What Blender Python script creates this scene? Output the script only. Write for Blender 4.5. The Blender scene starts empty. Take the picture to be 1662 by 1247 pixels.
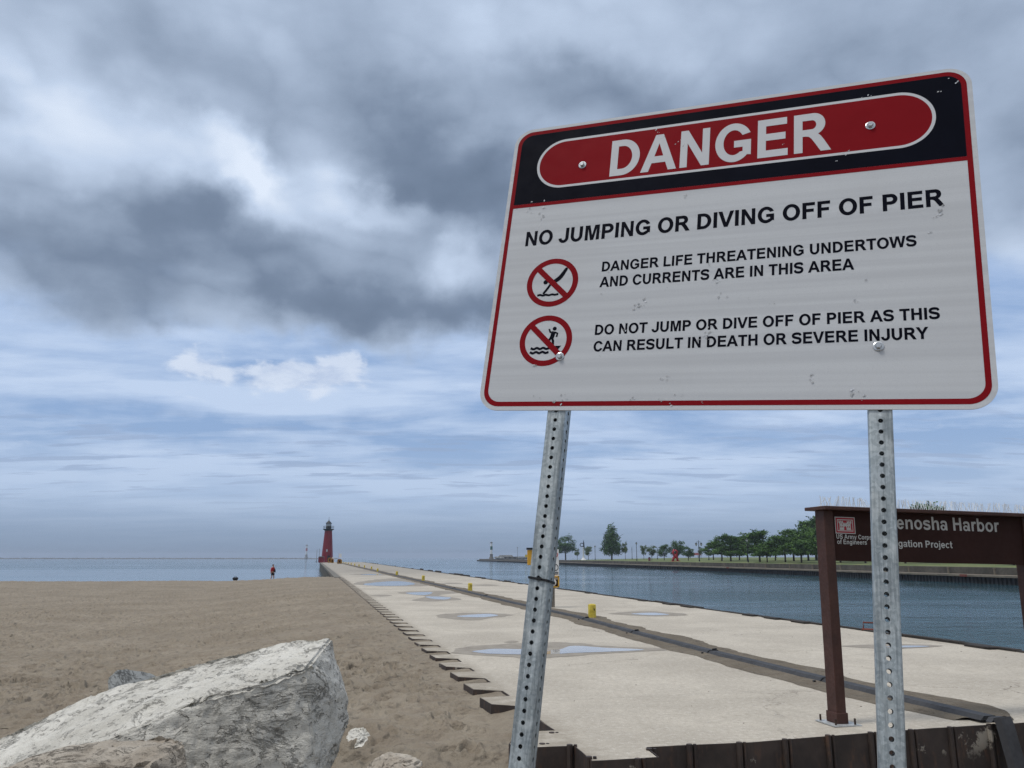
import bpy, bmesh, math, random
from math import sin, cos, pi, radians, sqrt, atan, atan2, exp
from mathutils import Vector, Matrix, noise
from mathutils.geometry import tessellate_polygon
import numpy as np

R = radians
scene = bpy.context.scene
col = scene.collection

# ---------------------------------------------------------------- camera, sky, sun, exposure
FPX, CX, CY = 1284.0, 831.0, 623.5            # measured lens of the photograph (pixels of the 1662 px wide original)
PITCH = atan((905 - CY) / FPX)
EYE = 1.8
cam_data = bpy.data.cameras.new("camera")
cam_data.sensor_width = 36.0
cam_data.lens = 36.0 * FPX / 1662.0
cam_data.clip_start = 0.05
cam_data.clip_end = 20000
cam = bpy.data.objects.new("camera", cam_data)
cam.location = (0, 0, EYE)
cam.rotation_euler = (pi / 2 + PITCH, 0, 0)
col.objects.link(cam)
scene.camera = cam
CP, SP = cos(PITCH), sin(PITCH)


def ray(px, py):
    x = (px - CX) / FPX
    y = -(py - CY) / FPX
    return Vector((x, CP - y * SP, SP + y * CP))


def gp(px, py, z=0.0):
    """survey: the point of the level z seen at a pixel of the photograph"""
    r = ray(px, py)
    return Vector((0, 0, EYE)) + r * ((z - EYE) / r.z)


def at(px, py, Y):
    r = ray(px, py)
    return Vector((0, 0, EYE)) + r * (Y / r.y)


def azel(px, py):
    r = ray(px, py).normalized()
    return math.degrees(atan2(r.x, r.y)), math.degrees(math.asin(r.z))


scene.render.engine = 'CYCLES'
scene.view_settings.view_transform = 'Standard'
scene.view_settings.look = 'None'
scene.view_settings.exposure = 0.08
scene.view_settings.gamma = 1.0
scene.view_settings.use_curve_mapping = False
scene.cycles.use_denoising = True
scene.cycles.denoising_prefilter = 'NONE'
scene.cycles.volume_bounces = 0
scene.cycles.max_bounces = 6
scene.cycles.sample_clamp_indirect = 6.0
scene.cycles.caustics_reflective = False
scene.cycles.caustics_refractive = False

SUN_EL, SUN_AZ = 64.0, 248.0                   # azimuth clockwise from +Y: high, to the left and a little behind
sd = bpy.data.lights.new("sun", 'SUN')
sd.energy = 1.5
sd.angle = R(12)
sd.color = (1.0, 0.95, 0.88)
sun = bpy.data.objects.new("sun", sd)
sun.rotation_euler = (R(90 - SUN_EL), 0, R(180 - SUN_AZ))
sun.location = (-20, -30, 40)
col.objects.link(sun)


class NT:
    """little node-tree helper"""

    def __init__(self, tree):
        self.t = tree
        self.n = tree.nodes
        self.l = tree.links

    def new(self, typ, **kw):
        nd = self.n.new(typ)
        for k, v in kw.items():
            setattr(nd, k, v)
        return nd

    def put(self, sock, v):
        if v is None:
            return
        if isinstance(v, bpy.types.NodeSocket):
            self.l.new(v, sock)
        else:
            sock.default_value = v

    def math(self, op, a, b=None, c=None, clamp=False):
        nd = self.new('ShaderNodeMath', operation=op, use_clamp=clamp)
        self.put(nd.inputs[0], a)
        self.put(nd.inputs[1], b)
        self.put(nd.inputs[2], c)
        return nd.outputs[0]

    def vmath(self, op, a, b=None, scale=None):
        nd = self.new('ShaderNodeVectorMath', operation=op)
        self.put(nd.inputs[0], a)
        self.put(nd.inputs[1], b)
        if scale is not None:
            self.put(nd.inputs['Scale'], scale)
        return nd.outputs['Value'] if op in ('LENGTH', 'DOT_PRODUCT', 'DISTANCE') else nd.outputs[0]

    def noise(self, vec, scale, detail=4.0, rough=0.5, dist=0.0, color=False):
        nd = self.new('ShaderNodeTexNoise')
        self.put(nd.inputs['Vector'], vec)
        nd.inputs['Scale'].default_value = scale
        nd.inputs['Detail'].default_value = detail
        nd.inputs['Roughness'].default_value = rough
        nd.inputs['Distortion'].default_value = dist
        return nd.outputs['Color' if color else 'Fac']

    def rng(self, v, a, b, c=0.0, d=1.0, smooth=True):
        nd = self.new('ShaderNodeMapRange', interpolation_type='SMOOTHSTEP' if smooth else 'LINEAR')
        self.put(nd.inputs['Value'], v)
        nd.inputs['From Min'].default_value = a
        nd.inputs['From Max'].default_value = b
        nd.inputs['To Min'].default_value = c
        nd.inputs['To Max'].default_value = d
        return nd.outputs['Result']

    def mix(self, f, a, b, mode='MIX'):
        nd = self.new('ShaderNodeMix', data_type='RGBA', blend_type=mode)
        self.put(nd.inputs[0], f)
        for s, v in ((nd.inputs[6], a), (nd.inputs[7], b)):
            if isinstance(v, tuple) and len(v) == 3:
                v = v + (1,)
            self.put(s, v)
        return nd.outputs[2]

    def ramp(self, v, stops, interp='EASE'):
        nd = self.new('ShaderNodeValToRGB')
        self.put(nd.inputs[0], v)
        cr = nd.color_ramp
        cr.interpolation = interp
        while len(cr.elements) < len(stops):
            cr.elements.new(0.5)
        for e, (p, c) in zip(cr.elements, stops):
            e.position = p
            e.color = tuple(c) + (1,) if len(c) == 3 else c
        return nd.outputs['Color']

    def comb(self, x, y, z):
        nd = self.new('ShaderNodeCombineXYZ')
        self.put(nd.inputs[0], x)
        self.put(nd.inputs[1], y)
        self.put(nd.inputs[2], z)
        return nd.outputs[0]

    def sep(self, v):
        nd = self.new('ShaderNodeSeparateXYZ')
        self.put(nd.inputs[0], v)
        return nd.outputs


def srgb(r, g, b):
    def f(c):
        c /= 255.0
        return c / 12.92 if c <= 0.04045 else ((c + 0.055) / 1.055) ** 2.4
    return (f(r), f(g), f(b))


def build_sky():
    w = bpy.data.worlds.new("World")
    scene.world = w
    w.use_nodes = True
    T = NT(w.node_tree)
    T.n.clear()
    out = T.new('ShaderNodeOutputWorld')
    bg = T.new('ShaderNodeBackground')
    STR = 0.1
    bg.inputs['Strength'].default_value = STR
    T.l.new(bg.outputs[0], out.inputs['Surface'])
    sky = T.new('ShaderNodeTexSky', sky_type='NISHITA')
    sky.sun_disc = False
    sky.sun_elevation = R(SUN_EL)
    sky.sun_rotation = R(SUN_AZ)
    sky.air_density = 1.2
    sky.dust_density = 2.0
    d = T.vmath('NORMALIZE', T.new('ShaderNodeTexCoord').outputs['Generated'])
    x, y, z = T.sep(d)
    az = T.math('MULTIPLY', T.math('ARCTAN2', x, y), 180 / pi)
    el = T.math('MULTIPLY', T.math('ARCSINE', z), 180 / pi)
    # a flat cloud-layer coordinate: clouds crowd together towards the horizon
    zz = T.math('ADD', T.math('MAXIMUM', z, 0.0), 0.07)
    layer = T.comb(T.math('DIVIDE', x, zz), T.math('DIVIDE', y, zz), 0.0)
    streak = T.vmath('MULTIPLY', layer, (0.55, 1.0, 1.0))
    # billow warp of the (azimuth, elevation) map
    wn = T.noise(T.vmath('MULTIPLY', d, (1.0, 1.0, 1.5)), 4.0, 4.0, 0.50, 0.0, color=True)
    warp = T.vmath('MULTIPLY', T.vmath('SUBTRACT', wn, (0.5, 0.5, 0.5)), (13.0, 9.0, 0.0))
    wn2 = T.noise(d, 20.0, 4.0, 0.55, 0.0, color=True)
    warp2 = T.vmath('MULTIPLY', T.vmath('SUBTRACT', wn2, (0.5, 0.5, 0.5)), (3.5, 2.6, 0.0))
    ae = T.comb(az, el, 0.0)
    p = T.vmath('ADD', T.vmath('ADD', ae, warp), warp2)
    p_soft = T.vmath('ADD', ae, T.vmath('SCALE', warp2, scale=0.8))

    def blob(px, py, rx, ry, rot, amp, src=None, lo=1.0, hi=0.0):
        a, e = azel(px, py)
        k = math.degrees(1 / FPX) * 0.9
        mp = T.new('ShaderNodeMapping', vector_type='TEXTURE')
        T.put(mp.inputs['Vector'], p if src is None else src)
        mp.inputs['Location'].default_value = (a, e, 0)
        mp.inputs['Rotation'].default_value = (0, 0, R(-rot))
        mp.inputs['Scale'].default_value = (rx * k, ry * k, 1)
        ln = T.vmath('LENGTH', mp.outputs[0])
        return T.rng(ln, lo, hi, 0.0, amp)

    def total(lst, base, src=None):
        acc = base
        for b in lst:
            acc = T.math('ADD', acc, blob(*b, src=src))
        return acc

    # --- thick cloud deck: brightness field
    bright = total([
        (230, 215, 330, 105, 14, 0.42), (60, 205, 170, 75, 20, 0.26), (430, 268, 230, 66, 22, 0.58),
        (620, 302, 200, 60, 18, 0.34), (520, 250, 120, 70, 30, 0.16), (120, 285, 300, 60, 5, 0.22),
        (170, 150, 230, 90, 10, -0.20), (330, 115, 260, 90, 12, -0.10), (610, 170, 220, 90, 25, -0.06),
        (730, 270, 290, 160, 20, -0.30), (790, 310, 180, 140, 0, -0.14), (790, 30, 400, 110, 0, 0.18),
        (380, 10, 330, 70, 10, 0.12), (370, 375, 420, 80, 6, -0.30), (560, 490, 400, 75, 3, -0.34), (330, 452, 190, 45, 0, 0.10),
        (130, 420, 380, 100, 0, -0.20), (60, 490, 260, 50, 0, 0.05), (350, 315, 130, 55, 0, -0.26), (700, 425, 120, 50, -40, 0.24), (752, 410, 50, 60, 0, 0.10), (770, 500, 120, 90, 0, -0.20),
        (1080, 50, 420, 130, 10, 0.16), (1420, 60, 420, 140, 0, -0.10), (1640, 250, 120, 120, 0, -0.10),
        (1650, 390, 130, 100, 0, 0.22), (40, 60, 200, 150, 0, 0.14), (10, 330, 120, 80, 0, 0.06), (960, 165, 330, 100, 8, -0.22), (1300, 120, 300, 100, 0, -0.08),
    ], 0.49)
    n1 = T.noise(T.vmath('MULTIPLY', d, (1.0, 1.0, 1.7)), 5.5, 6.0, 0.50, 0.0)
    n2 = T.noise(T.vmath('MULTIPLY', d, (1, 1, 2.2)), 22.0, 6.0, 0.6, 0.2)
    bright = T.math('ADD', bright, T.math('MULTIPLY', T.math('SUBTRACT', n1, 0.5), 0.42))
    bright = T.math('ADD', bright, T.math('MULTIPLY', T.math('SUBTRACT', n2, 0.5), 0.10))
    # soft rounded lumps along the lit edges
    bl = T.math('ABSOLUTE', T.math('SUBTRACT', T.noise(T.vmath('ADD', T.vmath('MULTIPLY', d, (1.0, 1.0, 1.5)), T.vmath('SCALE', T.vmath('SUBTRACT', wn2, (0.5, 0.5, 0.5)), scale=0.03)), 10.0, 1.0), 0.5))
    bright = T.math('ADD', bright, T.math('MULTIPLY', T.math('SUBTRACT', bl, 0.10), 0.45))
    K = 1 / STR

    def c(r, g, b, m=1.0):
        s = srgb(r, g, b)
        return (s[0] * K * m, s[1] * K * m, s[2] * K * m)
    deck = T.ramp(bright, [(0.0, c(100, 116, 138)), (0.22, c(117, 133, 156)), (0.5, c(160, 176, 199)),
                           (0.75, c(190, 206, 229)), (1.0, c(220, 231, 247))], 'LINEAR')
    # --- the higher thin layer below the deck edge and behind it
    veil_n = T.noise(streak, 1.1, 8.0, 0.6, 0.35)
    veil_f = T.noise(T.vmath('MULTIPLY', layer, (0.9, 2.2, 1.0)), 1.6, 7.0, 0.6, 0.4)
    veil = T.math('ADD', T.rng(veil_n, 0.34, 0.66), T.math('MULTIPLY', T.math('SUBTRACT', veil_f, 0.5), 0.9))
    veil = T.math('ADD', veil, total([
        (200, 615, 420, 70, 0, 0.25), (560, 640, 420, 60, 0, 0.25), (300, 775, 700, 70, 0, 0.45), (1100, 790, 700, 90, 0, 0.25),
        (60, 545, 260, 60, 10, 0.12), (400, 690, 500, 40, 0, -0.35), (820, 690, 300, 60, 0, -0.2), (1600, 700, 300, 90, 0, -0.35),
        (430, 560, 260, 40, 0, -0.2)], 0.0), clamp=True)
    # Nishita gives the blue between the veils
    blue = T.mix(0.78, sky.outputs[0], c(140, 170, 215))
    low = T.mix(T.math('MULTIPLY', veil, 0.85), blue, c(196, 213, 238))
    # small flat grey clouds near the horizon
    sm = T.noise(T.vmath('MULTIPLY', layer, (0.7, 2.0, 1.0)), 2.3, 5.0, 0.55, 0.2)
    smm = T.math('MULTIPLY', T.rng(sm, 0.54, 0.62), T.math('MULTIPLY', T.rng(el, 2.0, 4.0), T.rng(el, 11.0, 6.0)))
    low = T.mix(T.math('MULTIPLY', smm, 0.75), low, c(146, 165, 196))
    # cumulus heads
    cum = total([(505, 612, 150, 58, 0, 1.3), (565, 595, 70, 55, 0, 0.8), (325, 594, 110, 50, 14, 1.1), (440, 602, 70, 45, 0, 0.7),
                 (250, 640, 200, 40, 0, 0.4)],
                T.math('ADD', T.math('MULTIPLY', T.math('SUBTRACT', n2, 0.5), 2.2), T.math('MULTIPLY', T.math('SUBTRACT', n1, 0.5), 0.8)), src=p_soft)
    low = T.mix(T.rng(cum, 0.36, 1.05, 0.0, 0.80), low, T.mix(T.rng(n2, 0.35, 0.62), c(188, 202, 226), c(214, 224, 240)))
    # haze bank towards the horizon
    hz = T.ramp(T.math('DIVIDE', el, 14.0), [(0.0, c(126, 145, 169)), (0.12, c(140, 159, 184)), (0.30, c(172, 192, 219)), (1.0, c(178, 198, 228))], 'LINEAR')
    low = T.mix(T.rng(el, 9.0, 0.5, 0.0, 0.95), low, hz)
    # --- where the deck hangs: above about 18 degrees, ragged below
    edge = T.math('ADD', T.sep(p)[1], T.math('MULTIPLY', T.math('SUBTRACT', n1, 0.5), 6.0))
    edge = T.math('ADD', edge, T.math('ADD', blob(560, 520, 420, 90, 0, 2.2), T.math('ADD', blob(150, 490, 330, 90, 0, 2.4), blob(1650, 430, 200, 160, 0, -1.5))))
    dm = T.rng(edge, 15.6, 18.6)
    colr = T.mix(dm, low, deck)
    # overhead and behind the camera the overcast is thinner and brighter
    oc = T.ramp(T.noise(d, 3.2, 6.0, 0.55), [(0.3, c(196, 204, 216, 1.0)), (0.7, c(246, 247, 250, 2.0))], 'LINEAR')
    back = T.ramp(T.noise(d, 3.2, 6.0, 0.55), [(0.3, c(142, 152, 168)), (0.7, c(205, 212, 224))], 'LINEAR')
    colr = T.mix(T.rng(y, 0.15, -0.25), colr, back)
    colr = T.mix(T.rng(el, 44.0, 66.0), colr, oc)
    T.l.new(colr, bg.inputs['Color'])


build_sky()

# ---------------------------------------------------------------- helpers


def tag(o, label=None, cat=None, group=None, kind=None):
    if label:
        o["label"] = label
    if cat:
        o["category"] = cat
    if group:
        o["group"] = group
    if kind:
        o["kind"] = kind
    return o


def empty(name, loc=(0, 0, 0), rz=0.0, label=None, cat=None, group=None):
    o = bpy.data.objects.new(name, None)
    o.empty_display_size = 0.2
    o.location = loc
    o.rotation_euler = (0, 0, rz)
    col.objects.link(o)
    return tag(o, label, cat, group)


class MB:
    """collects faces, links them as one mesh object"""

    def __init__(self):
        self.v = []
        self.f = []
        self.mi = []

    def add(self, verts, faces, mi=0):
        o = len(self.v)
        self.v.extend(tuple(q) for q in verts)
        for f in faces:
            self.f.append(tuple(i + o for i in f))
            self.mi.append(mi)

    def quad(self, a, b, c_, d, mi=0):
        self.add([a, b, c_, d], [(0, 1, 2, 3)], mi)

    def box(self, cx, cy, cz, sx, sy, sz, rz=0.0, mi=0, taper=1.0):
        pts = []
        for k, s in ((-1, 1.0), (1, taper)):
            for (i, j) in ((-1, -1), (1, -1), (1, 1), (-1, 1)):
                X, Y = i * sx / 2 * s, j * sy / 2 * s
                pts.append((cx + X * cos(rz) - Y * sin(rz), cy + X * sin(rz) + Y * cos(rz), cz + k * sz / 2))
        self.add(pts, [(3, 2, 1, 0), (4, 5, 6, 7), (0, 1, 5, 4), (1, 2, 6, 5), (2, 3, 7, 6), (3, 0, 4, 7)], mi)

    def tube(self, pts, r, n=8, mi=0, caps=True):
        pts = [Vector(q) for q in pts]
        rs = r if isinstance(r, (list, tuple)) else [r] * len(pts)
        o = len(self.v)
        for i, q in enumerate(pts):
            t = (pts[min(i + 1, len(pts) - 1)] - pts[max(i - 1, 0)]).normalized()
            up = Vector((0, 0, 1)) if abs(t.z) < 0.9 else Vector((0, 1, 0))
            a = t.cross(up).normalized()
            b = a.cross(t)
            for k in range(n):
                w = 2 * pi * k / n
                self.v.append(tuple(q + (a * cos(w) + b * sin(w)) * rs[i]))
        for i in range(len(pts) - 1):
            for k in range(n):
                self.f.append((o + i * n + k, o + i * n + (k + 1) % n, o + (i + 1) * n + (k + 1) % n, o + (i + 1) * n + k))
                self.mi.append(mi)
        if caps:
            self.f.append(tuple(o + k for k in range(n))[::-1])
            self.f.append(tuple(o + (len(pts) - 1) * n + k for k in range(n)))
            self.mi += [mi, mi]

    def lathe(self, prof, n=24, c_=(0, 0, 0), mi=0):
        o = len(self.v)
        for (r, z) in prof:
            for k in range(n):
                w = 2 * pi * k / n
                self.v.append((c_[0] + r * cos(w), c_[1] + r * sin(w), c_[2] + z))
        for i in range(len(prof) - 1):
            for k in range(n):
                self.f.append((o + i * n + k, o + i * n + (k + 1) % n, o + (i + 1) * n + (k + 1) % n, o + (i + 1) * n + k))
                self.mi.append(mi)
        self.f.append(tuple(o + k for k in range(n))[::-1])
        self.f.append(tuple(o + (len(prof) - 1) * n + k for k in range(n)))
        self.mi += [mi, mi]

    def poly(self, outer, holes=(), z=0.0, mi=0):
        """flat polygon with holes in the local xy plane"""
        loops = [[Vector((q[0], q[1], 0)) for q in outer]] + [[Vector((q[0], q[1], 0)) for q in h] for h in holes]
        flat = [q for l in loops for q in l]
        o = len(self.v)
        self.v.extend((q.x, q.y, z) for q in flat)
        for t in tessellate_polygon(loops):
            a, b, c_ = (flat[i] for i in t)
            if (b - a).cross(c_ - a).z < 0:
                t = (t[0], t[2], t[1])
            self.f.append(tuple(o + i for i in t))
            self.mi.append(mi)

    def prism(self, outer, z0, z1, mi=0, holes=()):
        self.poly(outer, holes, z1, mi)
        for loop in [outer] + list(holes):
            n = len(loop)
            self.add([(q[0], q[1], z0) for q in loop] + [(q[0], q[1], z1) for q in loop],
                     [(i, (i + 1) % n, n + (i + 1) % n, n + i) for i in range(n)], mi)

    def build(self, name, mats, parent=None, smooth=False, fix=False):
        me = bpy.data.meshes.new(name)
        me.from_pydata(self.v, [], self.f)
        if not isinstance(mats, (list, tuple)):
            mats = [mats]
        for m in mats:
            me.materials.append(m)
        me.polygons.foreach_set('material_index', self.mi)
        if fix:
            bm = bmesh.new()
            bm.from_mesh(me)
            bmesh.ops.remove_doubles(bm, verts=bm.verts, dist=1e-5)
            bmesh.ops.recalc_face_normals(bm, faces=bm.faces)
            bm.to_mesh(me)
            bm.free()
        if smooth:
            me.polygons.foreach_set('use_smooth', [True] * len(me.polygons))
        me.update()
        o = bpy.data.objects.new(name, me)
        col.objects.link(o)
        if parent:
            o.parent = parent
        return o


def copy_tree(o, parent=None):
    c_ = o.copy()
    col.objects.link(c_)
    if parent:
        c_.parent = parent
    for ch in list(o.children):
        copy_tree(ch, c_)
    return c_


def bevel(o, w, seg=2):
    m = o.modifiers.new("bevel", 'BEVEL')
    m.width = w
    m.segments = seg
    m.limit_method = 'ANGLE'
    return o


def fbm(x, y, z=0.0, oct=4):
    v, a, s = 0.0, 0.5, 1.0
    for _ in range(oct):
        v += a * noise.noise(Vector((x * s, y * s, z * s)))
        a *= 0.5
        s *= 2.03
    return v


# ---------------------------------------------------------------- materials
MATS = {}


def mat(name, colr, rough=0.7, metal=0.0, var=0.12, scale=6.0, bump=0.0, bscale=40.0, spec=0.4, tint=None):
    """a plain weathered surface: two-scale colour variation, roughness variation, fine bump"""
    if name in MATS:
        return MATS[name]
    m = bpy.data.materials.new(name)
    m.use_nodes = True
    T = NT(m.node_tree)
    b = m.node_tree.nodes['Principled BSDF']
    co = T.new('ShaderNodeTexCoord').outputs['Object']
    n = T.noise(co, scale, 6.0, 0.6)
    n2 = T.noise(co, scale * 7, 4.0, 0.6)
    dark = tuple(q * (1 - var) for q in colr)
    lite = tuple(min(1, q * (1 + var)) for q in (tint or colr))
    cc = T.mix(T.rng(n, 0.3, 0.7), dark, lite)
    cc = T.mix(T.rng(n2, 0.35, 0.75, 0.0, 0.35), cc, tuple(q * (1 - var * 1.4) for q in colr))
    T.put(b.inputs['Base Color'], cc)
    T.put(b.inputs['Roughness'], T.rng(n2, 0.2, 0.8, max(0.03, rough - 0.1), min(1, rough + 0.1)))
    b.inputs['Metallic'].default_value = metal
    b.inputs['Specular IOR Level'].default_value = spec
    if bump:
        bp = T.new('ShaderNodeBump')
        bp.inputs['Strength'].default_value = 1.0
        bp.inputs['Distance'].default_value = bump
        T.put(bp.inputs['Height'], T.noise(co, bscale, 6.0, 0.6))
        T.l.new(bp.outputs[0], b.inputs['Normal'])
    MATS[name] = m
    return m


def new_mat(name):
    m = bpy.data.materials.new(name)
    m.use_nodes = True
    MATS[name] = m
    return m, NT(m.node_tree), m.node_tree.nodes['Principled BSDF']


def bump_node(T, b, height, dist, strength=1.0, prev=None):
    bp = T.new('ShaderNodeBump')
    bp.inputs['Strength'].default_value = strength
    bp.inputs['Distance'].default_value = dist
    T.put(bp.inputs['Height'], height)
    if prev is not None:
        T.l.new(prev, bp.inputs['Normal'])
    T.l.new(bp.outputs[0], b.inputs['Normal'])
    return bp.outputs[0]


PD = Vector((-0.2365, 0.9716))                   # direction of the pier
PN = Vector((0.9716, 0.2365))                    # across it, to the right


def make_materials():
    # sand
    m, T, b = new_mat("sand")
    co = T.new('ShaderNodeTexCoord').outputs['Object']
    n = T.noise(co, 0.35, 6, 0.6)
    n2 = T.noise(co, 3.0, 8, 0.65)
    n3 = T.noise(co, 260.0, 3, 0.7)
    cc = T.mix(T.rng(n, 0.35, 0.65), (0.236, 0.202, 0.155), (0.292, 0.252, 0.196))
    cc = T.mix(T.rng(n2, 0.40, 0.62, 0.0, 0.55), cc, (0.205, 0.168, 0.128))
    hollow_shade = T.noise(T.vmath('MULTIPLY', co, (0.8, 1.3, 1.0)), 7.0, 6, 0.7)
    cc = T.mix(T.rng(hollow_shade, 0.57, 0.66, 0.0, 0.5), cc, (0.105, 0.085, 0.066))  # shade of small trodden hollows, painted into the sand colour as dark flecks
    cc = T.mix(T.rng(n3, 0.62, 0.75, 0.0, 0.5), cc, (0.12, 0.095, 0.075))
    T.put(b.inputs['Base Color'], cc)
    b.inputs['Roughness'].default_value = 0.95
    b.inputs['Specular IOR Level'].default_value = 0.15
    vo = T.new('ShaderNodeTexVoronoi', feature='SMOOTH_F1')
    T.put(vo.inputs['Vector'], T.vmath('ADD', co, T.vmath('SCALE', T.noise(co, 2.0, 3, 0.5, color=True), scale=0.5)))
    vo.inputs['Scale'].default_value = 2.6
    h = T.math('ADD', T.math('MULTIPLY', T.rng(vo.outputs['Distance'], 0.05, 0.5), 0.9), T.math('MULTIPLY', n2, 1.2))
    h = T.math('ADD', h, T.math('MULTIPLY', T.noise(co, 14.0, 5, 0.6), 0.45))
    nrm = bump_node(T, b, h, 0.075)
    bump_node(T, b, n3, 0.0012, prev=nrm)

    # pier concrete
    m, T, b = new_mat("pier_concrete")
    co = T.new('ShaderNodeTexCoord').outputs['Object']
    n = T.noise(co, 0.45, 7, 0.6)
    n2 = T.noise(co, 4.0, 8, 0.65)
    n3 = T.noise(co, 48.0, 4, 0.7)
    n4 = T.noise(co, 150.0, 3, 0.7)
    cc = T.mix(T.rng(n, 0.32, 0.68), (0.39, 0.352, 0.292), (0.525, 0.48, 0.402))
    cc = T.mix(T.rng(n2, 0.38, 0.7, 0.0, 0.40), cc, (0.38, 0.345, 0.29))
    n5 = T.noise(co, 15.0, 5, 0.75)
    cc = T.mix(T.rng(n5, 0.50, 0.64, 0.0, 0.5), cc, (0.30, 0.262, 0.215))
    cc = T.mix(T.rng(n5, 0.46, 0.36, 0.0, 0.5), cc, (0.62, 0.59, 0.53))
    cc = T.mix(T.rng(n3, 0.53, 0.66, 0.0, 0.6), cc, (0.30, 0.262, 0.215))
    cc = T.mix(T.rng(n4, 0.58, 0.68, 0.0, 0.75), cc, (0.68, 0.65, 0.60))
    cc = T.mix(T.rng(n4, 0.42, 0.34, 0.0, 0.45), cc, (0.25, 0.22, 0.18))
    st = T.noise(co, 0.9, 6, 0.7, 0.5)
    cc = T.mix(T.rng(st, 0.54, 0.68, 0.0, 0.30), cc, (0.27, 0.235, 0.185))
    vc = T.new('ShaderNodeTexVoronoi', feature='DISTANCE_TO_EDGE')
    T.put(vc.inputs['Vector'], T.vmath('ADD', co, T.vmath('SCALE', T.noise(co, 1.2, 6, 0.65, color=True), scale=1.3)))
    vc.inputs['Scale'].default_value = 0.22
    crk = T.math('MULTIPLY', T.rng(vc.outputs['Distance'], 0.006, 0.001), T.rng(T.noise(co, 0.4, 3, 0.5), 0.45, 0.58))
    cc = T.mix(T.math('MULTIPLY', crk, 0.55), cc, (0.14, 0.12, 0.10))
    # expansion joints every 9.2 m along the pier, worn and stained
    al = T.math('ADD', T.vmath('DOT_PRODUCT', co, (PD.x, PD.y, 0)), T.math('MULTIPLY', T.math('SUBTRACT', n2, 0.5), 0.06))
    fr = T.math('ABSOLUTE', T.math('SUBTRACT', T.math('FRACT', T.math('DIVIDE', T.math('ADD', al, 3.4), 9.2)), 0.5))
    jf = T.rng(T.sep(co)[1], 24.0, 50.0, 0.12, 1.0)
    cc = T.mix(T.math('MULTIPLY', jf, T.rng(fr, 0.012, 0.002, 0.0, 0.35)), cc, (0.2, 0.18, 0.155))
    cc = T.mix(T.math('MULTIPLY', jf, T.rng(fr, 0.0026, 0.0010, 0.0, 0.75)), cc, (0.09, 0.08, 0.07))
    lat = T.math('ADD', T.math('ADD', T.sep(co)[0], T.math('MULTIPLY', T.sep(co)[1], 0.2435)), -2.70)
    cc = T.mix(T.math('MULTIPLY', T.rng(lat, 0.25, -0.10, 0.0, 0.75), T.rng(n2, 0.36, 0.58, 0.35, 1.0)), cc, (0.275, 0.24, 0.19))
    # the older, greyer slabs far out
    cc = T.mix(T.rng(T.sep(co)[1], 60.0, 110.0, 0.0, 0.55), cc, (0.22, 0.205, 0.18))
    T.put(b.inputs['Base Color'], cc)
    b.inputs['Roughness'].default_value = 0.9
    b.inputs['Specular IOR Level'].default_value = 0.25
    bump_node(T, b, T.math('ADD', n3, T.math('MULTIPLY', n2, 0.7)), 0.006)

    # damp concrete round the puddles
    m, T, b = new_mat("damp_concrete")
    co = T.new('ShaderNodeTexCoord').outputs['Object']
    n2 = T.noise(co, 3.0, 8, 0.65)
    cc = T.mix(T.rng(n2, 0.35, 0.65), (0.225, 0.195, 0.155), (0.300, 0.265, 0.215))
    T.put(b.inputs['Base Color'], cc)
    b.inputs['Roughness'].default_value = 0.7
    bump_node(T, b, T.noise(co, 40.0, 4, 0.7), 0.003)
    # puddle water
    m, T, b = new_mat("puddle_water")
    b.inputs['Base Color'].default_value = (0.36, 0.34, 0.31, 1)
    b.inputs['Roughness'].default_value = 0.02
    b.inputs['IOR'].default_value = 1.33
    b.inputs['Specular IOR Level'].default_value = 0.8
    co = T.new('ShaderNodeTexCoord').outputs['Object']
    bump_node(T, b, T.noise(co, 5.0, 3, 0.5), 0.0006)

    # lake water
    m, T, b = new_mat("lake_water")
    b.inputs['Base Color'].default_value = (0.042, 0.100, 0.130, 1)
    b.inputs['IOR'].default_value = 1.33
    b.inputs['Roughness'].default_value = 0.06
    geo = T.new('ShaderNodeNewGeometry')
    co = geo.outputs['Position']
    w1 = T.noise(T.vmath('MULTIPLY', co, (1.0, 0.55, 1.0)), 1.1, 5, 0.6, 0.4)
    w2 = T.noise(co, 0.16, 4, 0.5)
    # smoother slicks and rougher wind patches
    patch = T.rng(T.noise(T.vmath('MULTIPLY', co, (0.6, 1.6, 1)), 0.02, 4, 0.55), 0.40, 0.60)
    sx_, sy_, sz_ = T.sep(co)
    calm = T.math('MULTIPLY', T.rng(sx_, 5.0, -30.0), T.rng(sy_, 330.0, 240.0))
    bank = T.rng(T.math('ADD', sx_, T.math('MULTIPLY', sy_, 0.138)), 62.0, 80.0)
    calm = T.math('MAXIMUM', calm, T.math('MULTIPLY', bank, T.rng(sx_, 0.0, 20.0)))
    amp = T.math('MULTIPLY', T.math('ADD', 0.30, T.math('MULTIPLY', patch, 0.7)), T.math('SUBTRACT', 1.0, T.math('MULTIPLY', calm, 0.85)))
    w3 = T.noise(T.vmath('MULTIPLY', co, (1.0, 0.7, 1.0)), 3.2, 4, 0.6, 0.3)
    h = T.math('MULTIPLY', T.math('ADD', T.math('ADD', w1, T.math('MULTIPLY', w3, 0.65)), T.math('MULTIPLY', w2, 1.5)), amp)
    bump_node(T, b, h, 0.42)

    # lawn
    m, T, b = new_mat("lawn_grass")
    co = T.new('ShaderNodeTexCoord').outputs['Object']
    n = T.noise(co, 0.12, 6, 0.6)
    n2 = T.noise(co, 1.5, 6, 0.7)
    cc = T.mix(T.rng(n, 0.35, 0.65), (0.080, 0.120, 0.030), (0.165, 0.175, 0.065))
    cc = T.mix(T.rng(n2, 0.4, 0.7, 0, 0.5), cc, (0.05, 0.075, 0.022))
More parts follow.
